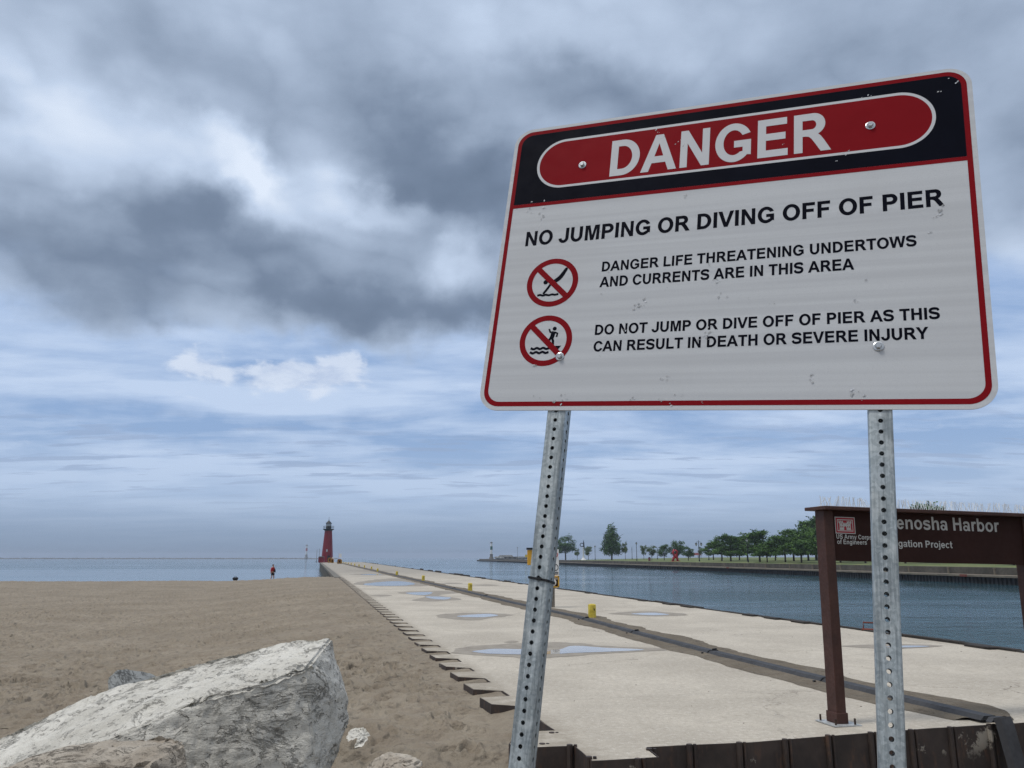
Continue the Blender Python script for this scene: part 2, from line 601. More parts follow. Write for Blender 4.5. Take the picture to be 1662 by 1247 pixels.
    T.put(b.inputs['Base Color'], cc)
    b.inputs['Roughness'].default_value = 1.0
    bump_node(T, b, n2, 0.06)

    # leaves, three kinds
    for nm, c1, c2 in (("locust_leaves", (0.022, 0.060, 0.010), (0.105, 0.205, 0.036)),
                       ("maple_leaves", (0.018, 0.055, 0.012), (0.075, 0.155, 0.034)),
                       ("young_leaves", (0.055, 0.095, 0.030), (0.135, 0.190, 0.070))):
        m, T, b = new_mat(nm)
        co = T.new('ShaderNodeTexCoord').outputs['Object']
        rnd = T.new('ShaderNodeNewGeometry').outputs['Random Per Island']
        n = T.noise(co, 0.9, 3, 0.6)
        cc = T.mix(T.math('ADD', T.math('MULTIPLY', rnd, 0.5), T.rng(n, 0.3, 0.7, 0.0, 0.5)), c1, c2)
        T.put(b.inputs['Base Color'], cc)
        b.inputs['Roughness'].default_value = 0.65
        b.inputs['Specular IOR Level'].default_value = 0.25

    # retroreflective sheeting: white with its faint band and cell pattern
    m, T, b = new_mat("white_sheeting")
    co = T.new('ShaderNodeTexCoord').outputs['Object']
    s = T.sep(co)
    band = T.noise(T.comb(T.math('MULTIPLY', s[0], 0.015), s[1], 0.0), 42.0, 2, 0.5)
    cell = T.new('ShaderNodeTexVoronoi', feature='DISTANCE_TO_EDGE')
    cell.inputs['Scale'].default_value = 260.0
    T.put(cell.inputs['Vector'], co)
    cc = T.mix(T.rng(band, 0.35, 0.65), (0.500, 0.520, 0.545), (0.565, 0.588, 0.612))
    cc = T.mix(T.rng(cell.outputs[0], 0.10, 0.0, 0.0, 0.35), cc, (0.43, 0.45, 0.475))
    cc = T.mix(T.rng(T.noise(co, 2.2, 4, 0.6), 0.45, 0.7, 0.0, 0.25), cc, (0.475, 0.485, 0.50))
    T.put(b.inputs['Base Color'], cc)
    b.inputs['Roughness'].default_value = 0.6
    b.inputs['Specular IOR Level'].default_value = 0.15

    # galvanised steel
    m, T, b = new_mat("galvanized_steel")
    co = T.new('ShaderNodeTexCoord').outputs['Object']
    vo = T.new('ShaderNodeTexVoronoi')
    vo.inputs['Scale'].default_value = 150.0
    T.put(vo.inputs['Vector'], co)
    st = T.noise(T.vmath('MULTIPLY', co, (1.0, 0.06, 1.0)), 90.0, 6, 0.7)
    n = T.noise(co, 14.0, 6, 0.65)
    cc = T.mix(T.rng(T.sep(vo.outputs['Color'])[0], 0.0, 1.0, 0.0, 1.0, False), (0.33, 0.375, 0.39), (0.50, 0.55, 0.565))
    cc = T.mix(T.rng(st, 0.42, 0.62, 0.0, 0.6), cc, (0.12, 0.14, 0.15))
    cc = T.mix(T.rng(n, 0.50, 0.72, 0.0, 0.6), cc, (0.58, 0.62, 0.63))
    T.put(b.inputs['Base Color'], cc)
    b.inputs['Metallic'].default_value = 0.55
    T.put(b.inputs['Roughness'], T.rng(n, 0.3, 0.7, 0.38, 0.62))
    bump_node(T, b, st, 0.0006)

    # sheet pile steel: dark brown paint with rust and pale concrete scabs
    m, T, b = new_mat("sheet_pile_steel")
    co = T.new('ShaderNodeTexCoord').outputs['Object']
    n = T.noise(co, 2.2, 7, 0.65)
    n2 = T.noise(T.vmath('MULTIPLY', co, (1, 1, 0.25)), 12.0, 7, 0.7)
    cc = T.mix(T.rng(n, 0.35, 0.65), (0.026, 0.019, 0.016), (0.052, 0.037, 0.031))
    cc = T.mix(T.rng(n2, 0.52, 0.68, 0.0, 0.6), cc, (0.115, 0.058, 0.034))
    sc = T.math('MULTIPLY', T.rng(T.noise(co, 1.3, 7, 0.72), 0.60, 0.64), T.rng(T.sep(co)[2], -0.40, -0.12))
    cc = T.mix(T.math('MULTIPLY', sc, 0.9), cc, (0.33, 0.30, 0.25))
    T.put(b.inputs['Base Color'], cc)
    b.inputs['Roughness'].default_value = 0.72
    bump_node(T, b, T.math('ADD', n2, sc), 0.006)

    # rocks
    for nm, c1, c2, c3 in (("limestone", (0.52, 0.50, 0.445), (0.67, 0.65, 0.59), (0.29, 0.272, 0.235)),
                           ("tan_limestone", (0.33, 0.285, 0.23), (0.52, 0.475, 0.405), (0.17, 0.14, 0.11)),
                           ("grey_stone", (0.19, 0.20, 0.20), (0.27, 0.28, 0.275), (0.12, 0.125, 0.125))):
        m, T, b = new_mat(nm)
        co = T.new('ShaderNodeTexCoord').outputs['Object']
        n = T.noise(co, 1.6, 8, 0.62)
        n2 = T.noise(co, 11.0, 9, 0.68, 0.3)
        n3 = T.noise(T.vmath('MULTIPLY', co, (1.0, 1.0, 3.5)), 7.0, 8, 0.7, 0.6)
        n4 = T.noise(co, 60.0, 5, 0.7)
        cc = T.mix(T.rng(n, 0.36, 0.62), c1, c2)
        cc = T.mix(T.rng(n3, 0.55, 0.72, 0.0, 0.22), cc, c3)
        cc = T.mix(T.rng(n2, 0.57, 0.70, 0.0, 0.24), cc, c3)
        cc = T.mix(T.rng(n4, 0.56, 0.68, 0.0, 0.45), cc, c3)
        pv = T.new('ShaderNodeTexVoronoi', feature='SMOOTH_F1')
        T.put(pv.inputs['Vector'], T.vmath('ADD', T.vmath('MULTIPLY', co, (0.7, 1.0, 1.4)), T.vmath('SCALE', T.noise(co, 14.0, 4, 0.6, color=True), scale=0.16)))
        pv.inputs['Scale'].default_value = 21.0
        pmask = T.math('MULTIPLY', T.rng(pv.outputs['Distance'], 0.30, 0.10), T.rng(T.noise(co, 5.0, 5, 0.6), 0.36, 0.52))
        cc = T.mix(T.math('MULTIPLY', pmask, 0.42), cc, tuple(q * 0.8 for q in c3))
        ck = T.noise(T.vmath('MULTIPLY', co, (1.0, 1.0, 2.6)), 2.6, 8, 0.68, 0.9)
        crack = T.rng(T.math('ABSOLUTE', T.math('SUBTRACT', ck, 0.5)), 0.020, 0.002)
        crack = T.math('MULTIPLY', crack, T.rng(T.noise(co, 3.0, 4, 0.6), 0.46, 0.60))
        cc = T.mix(T.math('MULTIPLY', crack, 0.28), cc, tuple(q * 0.5 for q in c3))
        T.put(b.inputs['Base Color'], cc)
        b.inputs['Roughness'].default_value = 0.9
        b.inputs['Specular IOR Level'].default_value = 0.2
        h = T.math('ADD', T.math('MULTIPLY', n2, 1.0), T.math('MULTIPLY', n3, 0.9))
        h = T.math('SUBTRACT', T.math('SUBTRACT', h, T.math('MULTIPLY', pmask, 0.6)), T.math('MULTIPLY', crack, 0.9))
        nr = bump_node(T, b, h, 0.022)
        bump_node(T, b, n4, 0.004, prev=nr)

    mat("sign_red", (0.215, 0.008, 0.013), 0.55, var=0.06, scale=3, spec=0.03)
    mat("sign_black", (0.004, 0.005, 0.011), 0.55, var=0.2, scale=3, spec=0.03)
    mat("letter_white", (0.55, 0.565, 0.59), 0.55, var=0.03, scale=3, spec=0.2)
    mat("aluminium", (0.45, 0.46, 0.48), 0.4, 0.7, var=0.1)
    mat("bolt_steel", (0.55, 0.57, 0.58), 0.28, 0.9, var=0.15, scale=60)
    mat("chip", (0.62, 0.63, 0.64), 0.3, 0.5, var=0.35, scale=160)
    mat("chip_dark", (0.36, 0.37, 0.38), 0.5, 0.2, var=0.35, scale=160)
    mat("black_plastic", (0.008, 0.008, 0.009), 0.45, var=0.2)
    mat("brown_paint", (0.060, 0.024, 0.017), 0.6, var=0.22, scale=5, bump=0.001, bscale=60)
    mat("brown_panel", (0.036, 0.016, 0.013), 0.7, var=0.12, scale=2, spec=0.12)
    mat("brown_sign_letters", (0.50, 0.50, 0.48), 0.6, var=0.06)
    mat("emblem_red", (0.34, 0.012, 0.022), 0.5, var=0.06)
    mat("base_plate_steel", (0.48, 0.50, 0.50), 0.55, 0.4, var=0.25, scale=20)
    mat("spike_wire", (0.75, 0.78, 0.80), 0.4, 0.0, var=0.1)
    mat("cable_cover_steel", (0.040, 0.041, 0.045), 0.7, 0.0, var=0.25, scale=3, bump=0.002, bscale=30)
    mat("yellow_paint", (0.58, 0.44, 0.045), 0.55, var=0.2, scale=6, tint=(0.66, 0.54, 0.09))
    mat("orange_yellow_paint", (0.60, 0.33, 0.035), 0.5, var=0.12)
    mat("dark_brown", (0.045, 0.028, 0.02), 0.85, var=0.4, scale=12)
    mat("fender_timber", (0.030, 0.025, 0.021), 0.85, var=0.4, scale=4, bump=0.01, bscale=12)
    mat("weathered_wood", (0.17, 0.155, 0.13), 0.9, var=0.25, scale=8)
    mat("lighthouse_red", (0.175, 0.007, 0.018), 0.5, var=0.10, scale=0.6)
    mat("black_iron", (0.010, 0.011, 0.013), 0.5, var=0.25)
    mat("lantern_glass", (0.45, 0.50, 0.54), 0.08, var=0.08, spec=0.8)
    mat("white_paint", (0.72, 0.73, 0.73), 0.5, var=0.06, scale=2)
    mat("green_paint", (0.005, 0.085, 0.055), 0.5, var=0.1)
    mat("band_red", (0.36, 0.03, 0.04), 0.5, var=0.1)
    mat("old_concrete", (0.155, 0.145, 0.125), 0.95, var=0.3, scale=0.8, bump=0.03, bscale=6)
    mat("retaining_concrete", (0.085, 0.077, 0.062), 0.95, var=0.38, scale=0.35, bump=0.03, bscale=4)
    mat("apron_concrete", (0.17, 0.145, 0.11), 0.9, var=0.2, scale=0.4)
    mat("dock_steel", (0.008, 0.0075, 0.0075), 0.8, var=0.4, scale=0.8)
    mat("bark", (0.045, 0.036, 0.028), 0.95, var=0.3, scale=6)
    mat("lamp_post_green", (0.010, 0.016, 0.016), 0.5, var=0.2)
    mat("lamp_glass", (0.50, 0.52, 0.52), 0.25, var=0.05)
    mat("sculpture_red", (0.33, 0.012, 0.018), 0.4, var=0.08)
    mat("roof_red", (0.12, 0.022, 0.022), 0.7, var=0.2)
    mat("rubble", (0.24, 0.245, 0.245), 0.95, var=0.4, scale=0.5)
    mat("skin", (0.42, 0.24, 0.17), 0.55, var=0.06)
    mat("red_cloth", (0.42, 0.028, 0.030), 0.9, var=0.15, scale=8)
    mat("black_cloth", (0.010, 0.010, 0.013), 0.9, var=0.2, scale=8)
    mat("hair_brown", (0.03, 0.02, 0.015), 0.7, var=0.2)
    mat("shell_white", (0.62, 0.60, 0.56), 0.6, var=0.15)
    mat("twig", (0.05, 0.038, 0.028), 0.9, var=0.3)
    mat("water_rust", (0.16, 0.04, 0.025), 0.8, var=0.3)
    mat("bridge_grey", (0.14, 0.145, 0.15), 0.8, var=0.1)


make_materials()
M = MATS

# ---------------------------------------------------------------- lettering (bold grotesque capitals, 2048 units to the em)
CAPH = 1466.0


def arc(cx, cy, rx, ry, a0, a1, n=22):
    return [(cx + rx * cos(R(a0 + (a1 - a0) * i / n)), cy + ry * sin(R(a0 + (a1 - a0) * i / n))) for i in range(n + 1)]


def rect(x0, y0, x1, y1):
    return [(x0, y0), (x1, y0), (x1, y1), (x0, y1)]


def catmull(pts, n=8):
    P_ = [pts[0]] + list(pts) + [pts[-1]]
    out = []
    for i in range(1, len(P_) - 2):
        p0, p1, p2, p3 = P_[i - 1], P_[i], P_[i + 1], P_[i + 2]
        for k in range(n):
            t = k / n
            out.append(tuple(0.5 * ((2 * p1[j]) + (-p0[j] + p2[j]) * t + (2 * p0[j] - 5 * p1[j] + 4 * p2[j] - p3[j]) * t * t
                                    + (-p0[j] + 3 * p1[j] - 3 * p2[j] + p3[j]) * t ** 3) for j in (0, 1)))
    out.append(tuple(pts[-1]))
    return out


def stroke(pts, w, smooth=True, w2=None):
    pts = catmull(pts) if smooth else pts
    L, Rr = [], []
    n = len(pts)
    for i, q in enumerate(pts):
        a = pts[max(i - 1, 0)]
        b = pts[min(i + 1, n - 1)]
        dx, dy = b[0] - a[0], b[1] - a[1]
        l = math.hypot(dx, dy) or 1
        nx, ny = -dy / l, dx / l
        ww = (w if w2 is None else w + (w2 - w) * sin(pi * i / (n - 1))) / 2
        L.append((q[0] + nx * ww, q[1] + ny * ww))
        Rr.append((q[0] - nx * ww, q[1] - ny * ww))
    return L + Rr[::-1]


def n_arch(x0=135, top=1062, w=981):
    k = w / 981.0
    f = lambda q: x0 + (q - 135) * k
    return [(x0, 0), (x0, top), (x0 + 281, top)] + ([(x0 + 281, 1000)] if top > 1100 else []) + \
        [(x0 + 281, 905), (f(520), 1020), (f(640), 1070), (f(760), 1086), (f(900), 1070), (f(1030), 990), (f(1095), 870), (f(1116), 690), (f(1116), 0),
         (f(1116) - 281, 0), (f(1116) - 281, 560), (f(1116) - 295, 740), (f(760), 838), (f(660), 862), (f(520), 826), (x0 + 300, 720), (x0 + 281, 520), (x0 + 281, 0)]


def S_shape(w, h, wid, cx):
    pts = [(0.90, 0.745), (0.80, 0.875), (0.50, 0.915), (0.22, 0.855), (0.125, 0.72), (0.21, 0.60), (0.50, 0.525), (0.80, 0.44),
           (0.885, 0.29), (0.78, 0.135), (0.50, 0.083), (0.20, 0.135), (0.10, 0.285)]
    return stroke([(cx + (q[0] - .5) * w, q[1] * h) for q in pts], wid * 0.93, True, wid * 1.08)


G = {
    ' ': (569, []),
    'I': (569, [(rect(140, 0, 436, 1466), [])]),
    'D': (1479, [([(148, 0), (148, 1466), (640, 1466)] + arc(640, 733, 745, 733, 90, -90) + [(640, 0)],
                  [[(444, 248), (444, 1218), (640, 1218)] + arc(640, 733, 438, 485, 90, -90) + [(640, 248)]])]),
    'A': (1479, [([(0, 0), (571, 1466), (884, 1466), (1471, 0), (1150, 0), (1022, 333), (436, 333), (314, 0)], [[(530, 580), (729, 1124), (933, 580)]])]),
    'N': (1479, [([(152, 0), (152, 1466), (440, 1466), (1040, 487), (1040, 1466), (1315, 1466), (1315, 0), (1018, 0), (427, 956), (427, 0)], [])]),
    'G': (1593, [(arc(800, 733, 712, 758, 27, 318, 40) + [(1467, 203), (1467, 787), (829, 787), (829, 540), (1168, 540), (1168, 353)] + arc(800, 733, 408, 505, 308, 33, 36), [])]),
    'E': (1366, [([(149, 0), (149, 1466), (1236, 1466), (1236, 1218), (445, 1218), (445, 893), (1181, 893), (1181, 646), (445, 646), (445, 247), (1264, 247), (1264, 0)], [])]),
    'R': (1479, [([(150, 0), (150, 1466), (850, 1466)] + arc(850, 1056, 428, 410, 90, -58) + [(1005, 668), (1110, 570), (1215, 420), (1472, 0), (1118, 0), (905, 330), (790, 500), (690, 588), (560, 612), (446, 612), (446, 0)],
                  [[(446, 846), (446, 1218), (800, 1218)] + arc(800, 1032, 170, 186, 90, -90, 12) + [(800, 846)]])]),
    'O': (1593, [(arc(796, 733, 712, 758, 0, 351, 40), [arc(796, 733, 408, 508, 0, 351, 40)])]),
    'J': (1139, [([(742, 1466), (1038, 1466)] + arc(535, 480, 503, 505, 0, -172, 24) + [(314, 440)] + arc(528, 480, 214, 255, -170, 0, 20), [])]),
    'U': (1479, [([(145, 1466), (441, 1466)] + arc(738, 570, 297, 342, 180, 360, 20) + [(1035, 1466), (1331, 1466)] + arc(738, 590, 593, 615, 0, -180, 26), [])]),
    'M': (1706, [([(150, 0), (150, 1466), (593, 1466), (859, 466), (1122, 1466), (1566, 1466), (1566, 0), (1291, 0), (1291, 1154), (1000, 0), (715, 0), (425, 1154), (425, 0)], [])]),
    'P': (1366, [([(149, 0), (149, 1466), (770, 1466)] + arc(770, 1010, 500, 456, 90, -90) + [(445, 554), (445, 0)],
                  [[(445, 801), (445, 1218), (740, 1218)] + arc(740, 1010, 222, 208, 90, -90, 12) + [(740, 802)]])]),
    'V': (1366, [([(523, 0), (0, 1466), (320, 1466), (691, 381), (1050, 1466), (1363, 1466), (838, 0)], [])]),
    'F': (1251, [([(151, 0), (151, 1466), (1156, 1466), (1156, 1218), (447, 1218), (447, 871), (1059, 871), (1059, 623), (447, 623), (447, 0)], [])]),
    'L': (1251, [([(157, 0), (157, 1466), (453, 1466), (453, 247), (1189, 247), (1189, 0)], [])]),
    'T': (1251, [([(478, 0), (478, 1218), (43, 1218), (43, 1466), (1208, 1466), (1208, 1218), (774, 1218), (774, 0)], [])]),
    'H': (1479, [([(150, 0), (150, 1466), (446, 1466), (446, 889), (1026, 889), (1026, 1466), (1322, 1466), (1322, 0), (1026, 0), (1026, 641), (446, 641), (446, 0)], [])]),
    'S': (1366, [(S_shape(1210, 1466, 272, 683), [])]),
    'C': (1479, [(arc(790, 733, 695, 758, 26, 334, 40) + arc(790, 733, 390, 506, 325, 35, 36), [])]),
    'Y': (1366, [([(532, 0), (532, 617), (-5, 1466), (342, 1466), (687, 886), (1025, 1466), (1366, 1466), (828, 615), (828, 0)], [])]),
    'W': (1933, [([(349, 0), (-1, 1466), (302, 1466), (523, 459), (791, 1466), (1143, 1466), (1400, 442), (1625, 1466), (1923, 1466), (1567, 0), (1253, 0), (961, 1095), (670, 0)], [])]),
    'K': (1479, [([(152, 0), (152, 1466), (448, 1466), (448, 815), (1046, 1466), (1444, 1466), (892, 895), (1474, 0), (1091, 0), (688, 687), (448, 442), (448, 0)], [])]),
    'e': (1139, [([(1056, 440)] + arc(560, 520, 498, 556, 0, 332, 34) + arc(560, 520, 215, 345, 318, 193, 18) + [(345, 440)], [arc(560, 640, 212, 225, 4, 176, 14)])]),
    'n': (1251, [(n_arch(), [])]),
    'h': (1251, [(n_arch(top=1466), [])]),
    'm': (1821, [(n_arch(w=800), []), ([(954, 880), (1060, 1010), (1200, 1086), (1330, 1086), (1500, 1040), (1600, 930), (1640, 740), (1640, 0), (1360, 0), (1360, 600), (1345, 780), (1280, 850), (1180, 850), (1050, 780), (935, 690)], [])]),
    'o': (1251, [(arc(625, 531, 545, 556, 0, 351, 40), [arc(625, 531, 262, 330, 0, 351, 40)])]),
    's': (1139, [(S_shape(960, 1062, 235, 560), [])]),
    'a': (1139, [(arc(430, 310, 362, 335, 0, 351, 30), [arc(470, 310, 165, 150, 0, 351, 20)]), ([(735, 0), (1030, 0), (1010, 160), (1000, 740), (735, 700)], []),
                 (stroke([(195, 750), (290, 920), (540, 968), (790, 925), (868, 780), (868, 640)], 240), [])]),
    'r': (797, [(rect(133, 0, 414, 1062), []), (stroke([(330, 640), (410, 860), (560, 960), (780, 950)], 245), [])]),
    'b': (1251, [(rect(133, 0, 414, 1466), []), (arc(655, 531, 510, 556, 0, 351, 40), [arc(655, 531, 245, 330, 0, 351, 30)])]),
    'p': (1251, [(rect(133, -407, 414, 1062), []), (arc(655, 531, 510, 556, 0, 351, 40), [arc(655, 531, 245, 330, 0, 351, 30)])]),
    'g': (1251, [(rect(835, 0, 1116, 1062), []), (arc(590, 531, 500, 556, 0, 351, 40), [arc(590, 531, 240, 330, 0, 351, 30)]),
                 (stroke([(975, 60), (940, -180), (780, -300), (550, -310), (330, -260), (230, -120)], 235), [])]),
    'i': (569, [(rect(147, 0, 428, 1062), []), (rect(147, 1206, 428, 1466), [])]),
    't': (682, [(rect(166, 230, 447, 1430), []), (rect(20, 840, 640, 1062), []), (stroke([(306, 330), (330, 160), (440, 105), (650, 135)], 235), [])]),
    'j': (569, [(rect(147, -120, 428, 1062), []), (rect(147, 1206, 428, 1466), []), (stroke([(287, -60), (250, -240), (120, -300), (-60, -280)], 235), [])]),
    'c': (1139, [(arc(570, 531, 500, 556, 36, 324, 36) + arc(570, 531, 225, 335, 314, 46, 30), [])]),
    'y': (1139, [([(10, 1062), (310, 1062), (562, 330), (810, 1062), (1105, 1062), (700, -60), (440, -40)], []), (stroke([(590, -20), (500, -230), (360, -300), (130, -290)], 240), [])]),
    'f': (682, [(rect(166, 0, 447, 1140), []), (rect(20, 840, 640, 1062), []), (stroke([(306, 1080), (350, 1290), (470, 1365), (700, 1350)], 230), [])]),
    'v': (1139, [([(430, 0), (10, 1062), (306, 1062), (560, 340), (810, 1062), (1105, 1062), (690, 0)], [])]),
}


def fatten(loop, d):
    """push a closed outline outwards (holes inwards) by d"""
    n = len(loop)
    area = sum(loop[i][0] * loop[(i + 1) % n][1] - loop[(i + 1) % n][0] * loop[i][1] for i in range(n))
    sg = 1.0 if area > 0 else -1.0
    out = []
    for i in range(n):
        p0, p1, p2 = loop[i - 1], loop[i], loop[(i + 1) % n]
        d1 = Vector((p1[0] - p0[0], p1[1] - p0[1]))
        d2 = Vector((p2[0] - p1[0], p2[1] - p1[1]))
        if d1.length < 1e-6 or d2.length < 1e-6:
            dd = d2 if d1.length < 1e-6 else d1
            if dd.length < 1e-6:
                out.append(p1)
                continue
            m_ = Vector((dd.y, -dd.x)).normalized()
        else:
            n1 = Vector((d1.y, -d1.x)).normalized()
            n2 = Vector((d2.y, -d2.x)).normalized()
            m_ = n1 + n2
            m_ = m_ / max(0.6, m_.dot(n1)) if m_.length > 1e-6 else n1
        out.append((p1[0] + m_.x * d * sg, p1[1] + m_.y * d * sg))
    return out


def text_mesh(body, x0, y0, cap, width, z, name, material, parent, rise=0.0, bold=0.0):
    """a line of lettering: baseline start, cap height, total width"""
    adv, items = 0.0, []
    for ch in body:
        a, polys = G[ch]
        items.append((adv, polys))
        adv += a
    first = min(q[0] for q in items[0][1][0][0])
    last = items[-1][0] + max(q[0] for pl in items[-1][1] for q in pl[0])
    sx = width / (last - first)
    sy = cap / CAPH
    mb = MB()
    for a, polys in items:
        for i, (outer, holes) in enumerate(polys):
            f = lambda q: (x0 + (a + q[0] - first) * sx, y0 + q[1] * sy + rise * (a + q[0]) / last)
            if bold:
                outer = fatten(outer, bold)
                holes = [fatten(h, -bold) for h in holes]
            mb.poly([f(q) for q in outer], [[f(q) for q in h] for h in holes], z + 0.00008 * i)
    return mb.build(name, material, parent)


def rrect(x0, y0, x1, y1, r, n=10):
    return arc(x1 - r, y0 + r, r, r, -90, 0, n) + arc(x1 - r, y1 - r, r, r, 0, 90, n) + arc(x0 + r, y1 - r, r, r, 90, 180, n) + arc(x0 + r, y0 + r, r, r, 180, 270, n)


def ell(cx, cy, r, n=48, ry=None):
    return [(cx + r * cos(2 * pi * i / n), cy + (ry or r) * sin(2 * pi * i / n)) for i in range(n)]


# ---------------------------------------------------------------- danger sign
def danger_sign():
    a = Vector((0.924, -0.375, -0.067)).normalized()
    b = Vector((0.119, 0.119, 0.986))
    b = (b - a * b.dot(a)).normalized()
    n = a.cross(b)
    bl = Vector((-0.0940, 2.1300, 2.1930))
    LEG = 3.1
    root = empty("warning_sign", label="white aluminium danger sign with red and black header bolted to two perforated steel posts", cat="sign")
    o = bl - b * LEG
    root.matrix_world = Matrix(((a.x, b.x, n.x, o.x), (a.y, b.y, n.y, o.y), (a.z, b.z, n.z, o.z), (0, 0, 0, 1)))
    W, H = 1.2334, 0.9144
    k = W / 1.2192
    y0 = LEG

    def S(loop):
        return [(q[0] * k, q[1] + y0) for q in loop]
    WW = 1.2192
    mb = MB()
    mb.prism(S(rrect(0, 0, WW, H, 0.056)), -0.0032, 0)
    panel = mb.build("panel", M["white_sheeting"], root)
    lay = 0.0004
    mb = MB()
    mb.poly(S(rrect(0.0115, 0.0115, WW - 0.0115, H - 0.0105, 0.046)), [S(rrect(0.0235, 0.0245, WW - 0.0235, H - 0.0225, 0.036))[::-1]], lay)
    mb.poly(S(rect(0.0235, 0.6345, WW - 0.0235, 0.6460)), [], lay)
    mb.build("red_border", M["sign_red"], root)
    # header
    mb = MB()
    hd = [(0.0235, 0.6462), (WW - 0.0235, 0.6462)] + arc(WW - 0.0235 - 0.036, H - 0.0225 - 0.036, 0.036, 0.036, 0, 90, 10) + arc(0.0235 + 0.036, H - 0.0225 - 0.036, 0.036, 0.036, 90, 180, 10)
    mb.poly(S(hd), [], lay)
    hdr = mb.build("header_band", M["sign_black"], root)
    mb = MB()
    lo = rrect(0.083, 0.691, 1.136, 0.8605, 0.0845, 20)
    li = rrect(0.091, 0.6985, 1.128, 0.8525, 0.0768, 20)
    mb.poly(S(lo), [S(li)[::-1]], lay * 2)
    mb.build("oval_outline", M["letter_white"], root)
    mb = MB()
    mb.poly(S(li), [], lay * 2)
    mb.build("red_oval", M["sign_red"], root)
    t = text_mesh("DANGER", 0.310 * k, 0.7090 + y0, 0.1200, 0.584 * k, lay * 3, "lettering", M["letter_white"], root, rise=0.003, bold=10.0)
    lines = [("NO JUMPING OR DIVING OFF OF PIER", 0.0775, 0.5030, 0.0465, 1.0635, 0.012),
             ("DANGER LIFE THREATENING UNDERTOWS", 0.313, 0.4020, 0.0298, 0.765, 0.0085),
             ("AND CURRENTS ARE IN THIS AREA", 0.3105, 0.3540, 0.0305, 0.6315, 0.0045),
             ("DO NOT JUMP OR DIVE OFF OF PIER AS THIS", 0.3100, 0.2120, 0.0292, 0.807, 0.006),
             ("CAN RESULT IN DEATH OR SEVERE INJURY", 0.3100, 0.1640, 0.0292, 0.782, 0.0055)]
    for (s, x, y, c_, w, rise) in lines:
        text_mesh(s, x * k, y + y0, c_, w * k, lay, "lettering", M["sign_black"], root, rise=rise, bold=20.0)

    # pictograms: ring with slash over a black figure
    def picto(cy):
        cx, r, th = 0.1730, 0.0752, 0.0158
        g = MB()
        g.poly(S(ell(cx, cy, r, 56)), [S(ell(cx, cy, r - th, 56))[::-1]], lay)
        return g, cx, r, th

    def slash(g, cx, cy, r, th):
        w = th / 2
        q = (r - th * 0.6) / sqrt(2)
        u = w / sqrt(2)
        g.poly(S([(cx - q - u, cy + q - u), (cx + q - u, cy - q - u), (cx + q + u, cy - q + u), (cx - q + u, cy + q + u)]), [], lay * 1.9)
    for idx, cy in enumerate((0.3785, 0.2012)):
        g, cx, r, th = picto(cy)
        slash(g, cx, cy, r, th)
        ring = g.build("prohibition_ring", M["sign_red"], root)
        f = MB()
        z = lay * 1.2

        def pl(pts, w, w2=None, smooth=False, dz=0.0):
            f.poly(S(stroke([(cx + q[0], cy + q[1]) for q in pts], w, smooth, w2)), [], z + dz)

        def dot(x, y, rr, dz=0.0):
            f.poly(S(ell(cx + x, cy + y, rr, 18)), [], z + dz)
        if idx == 0:       # diver going in head first
            pl([(0.0375, 0.0400), (0.0240, 0.0175), (0.0110, 0.0055), (-0.0020, -0.0005)], 0.0085, 0.0125, True)
            dot(0.0375, 0.0400, 0.0043, 0.00002)
            dot(-0.0020, -0.0005, 0.0052, 0.00004)
            dot(-0.0195, 0.0020, 0.0068)
            pl([(-0.0015, -0.0010), (-0.0130, -0.0200), (-0.0215, -0.0320)], 0.0068, None, True, 0.00006)
            dot(-0.0215, -0.0320, 0.0034, 0.00008)
            pl([(-0.0400, -0.0390), (-0.0320, -0.0370), (-0.0235, -0.0395), (-0.0150, -0.0375), (-0.0060, -0.0395), (0.0030, -0.0375), (0.0120, -0.0390), (0.0220, -0.0372)], 0.0062, None, True)
            f.build("diver_figure", M["sign_black"], ring)
        else:              # figure stepping off an edge above waves
            dot(0.0225, 0.0345, 0.0058)
            pl([(0.0200, 0.0250), (0.0185, 0.0140), (0.0160, 0.0060)], 0.0115, 0.0120, True)
            pl([(0.0205, 0.0245), (0.0110, 0.0240), (0.0070, 0.0340)], 0.0052, None, False, 0.00003)
            pl([(0.0220, 0.0240), (0.0320, 0.0200), (0.0300, 0.0095)], 0.0052, None, False, 0.00005)
            pl([(0.0150, 0.0080), (0.0080, -0.0020), (0.0105, -0.0110)], 0.0068, None, False, 0.00007)
            pl([(0.0180, 0.0080), (0.0215, -0.0030), (0.0225, -0.0165)], 0.0066, None, False, 0.00009)
            f.poly(S([(cx + 0.0265, cy - 0.0170), (cx + 0.0465, cy - 0.0170), (cx + 0.0340, cy - 0.0330)]), [], z)
            for j, yy in enumerate((-0.0225, -0.0345)):
                x0 = -0.0405 - 0.001 * j
                pl([(x0, yy + 0.001), (x0 + 0.009, yy - 0.0025), (x0 + 0.018, yy + 0.001), (x0 + 0.027, yy - 0.0025), (x0 + 0.036, yy + 0.001), (x0 + 0.045, yy - 0.0025), (x0 + 0.054, yy)], 0.0066, None, True)
            f.build("jumper_figure", M["sign_black"], ring)
    # bolts with washers
    for (u, v) in ((0.225, 0.760), (0.988, 0.770), (0.219, 0.152), (0.989, 0.154)):
        u *= k
        mb = MB()
        mb.lathe([(0.0068, 0.0015), (0.0072, 0.0062), (0.0060, 0.0078)], 6, (u, v + y0, 0.0012))
        bo = mb.build("bolt", M["bolt_steel"], root)
        mb = MB()
        mb.lathe([(0.0118, 0.0), (0.0118, 0.0012), (0.0100, 0.0019)], 24, (u, v + y0, 0.0006))
        mb.build("washer", M["bolt_steel"], bo)
    # chips and scratches in the sheeting
    rnd = random.Random(5)
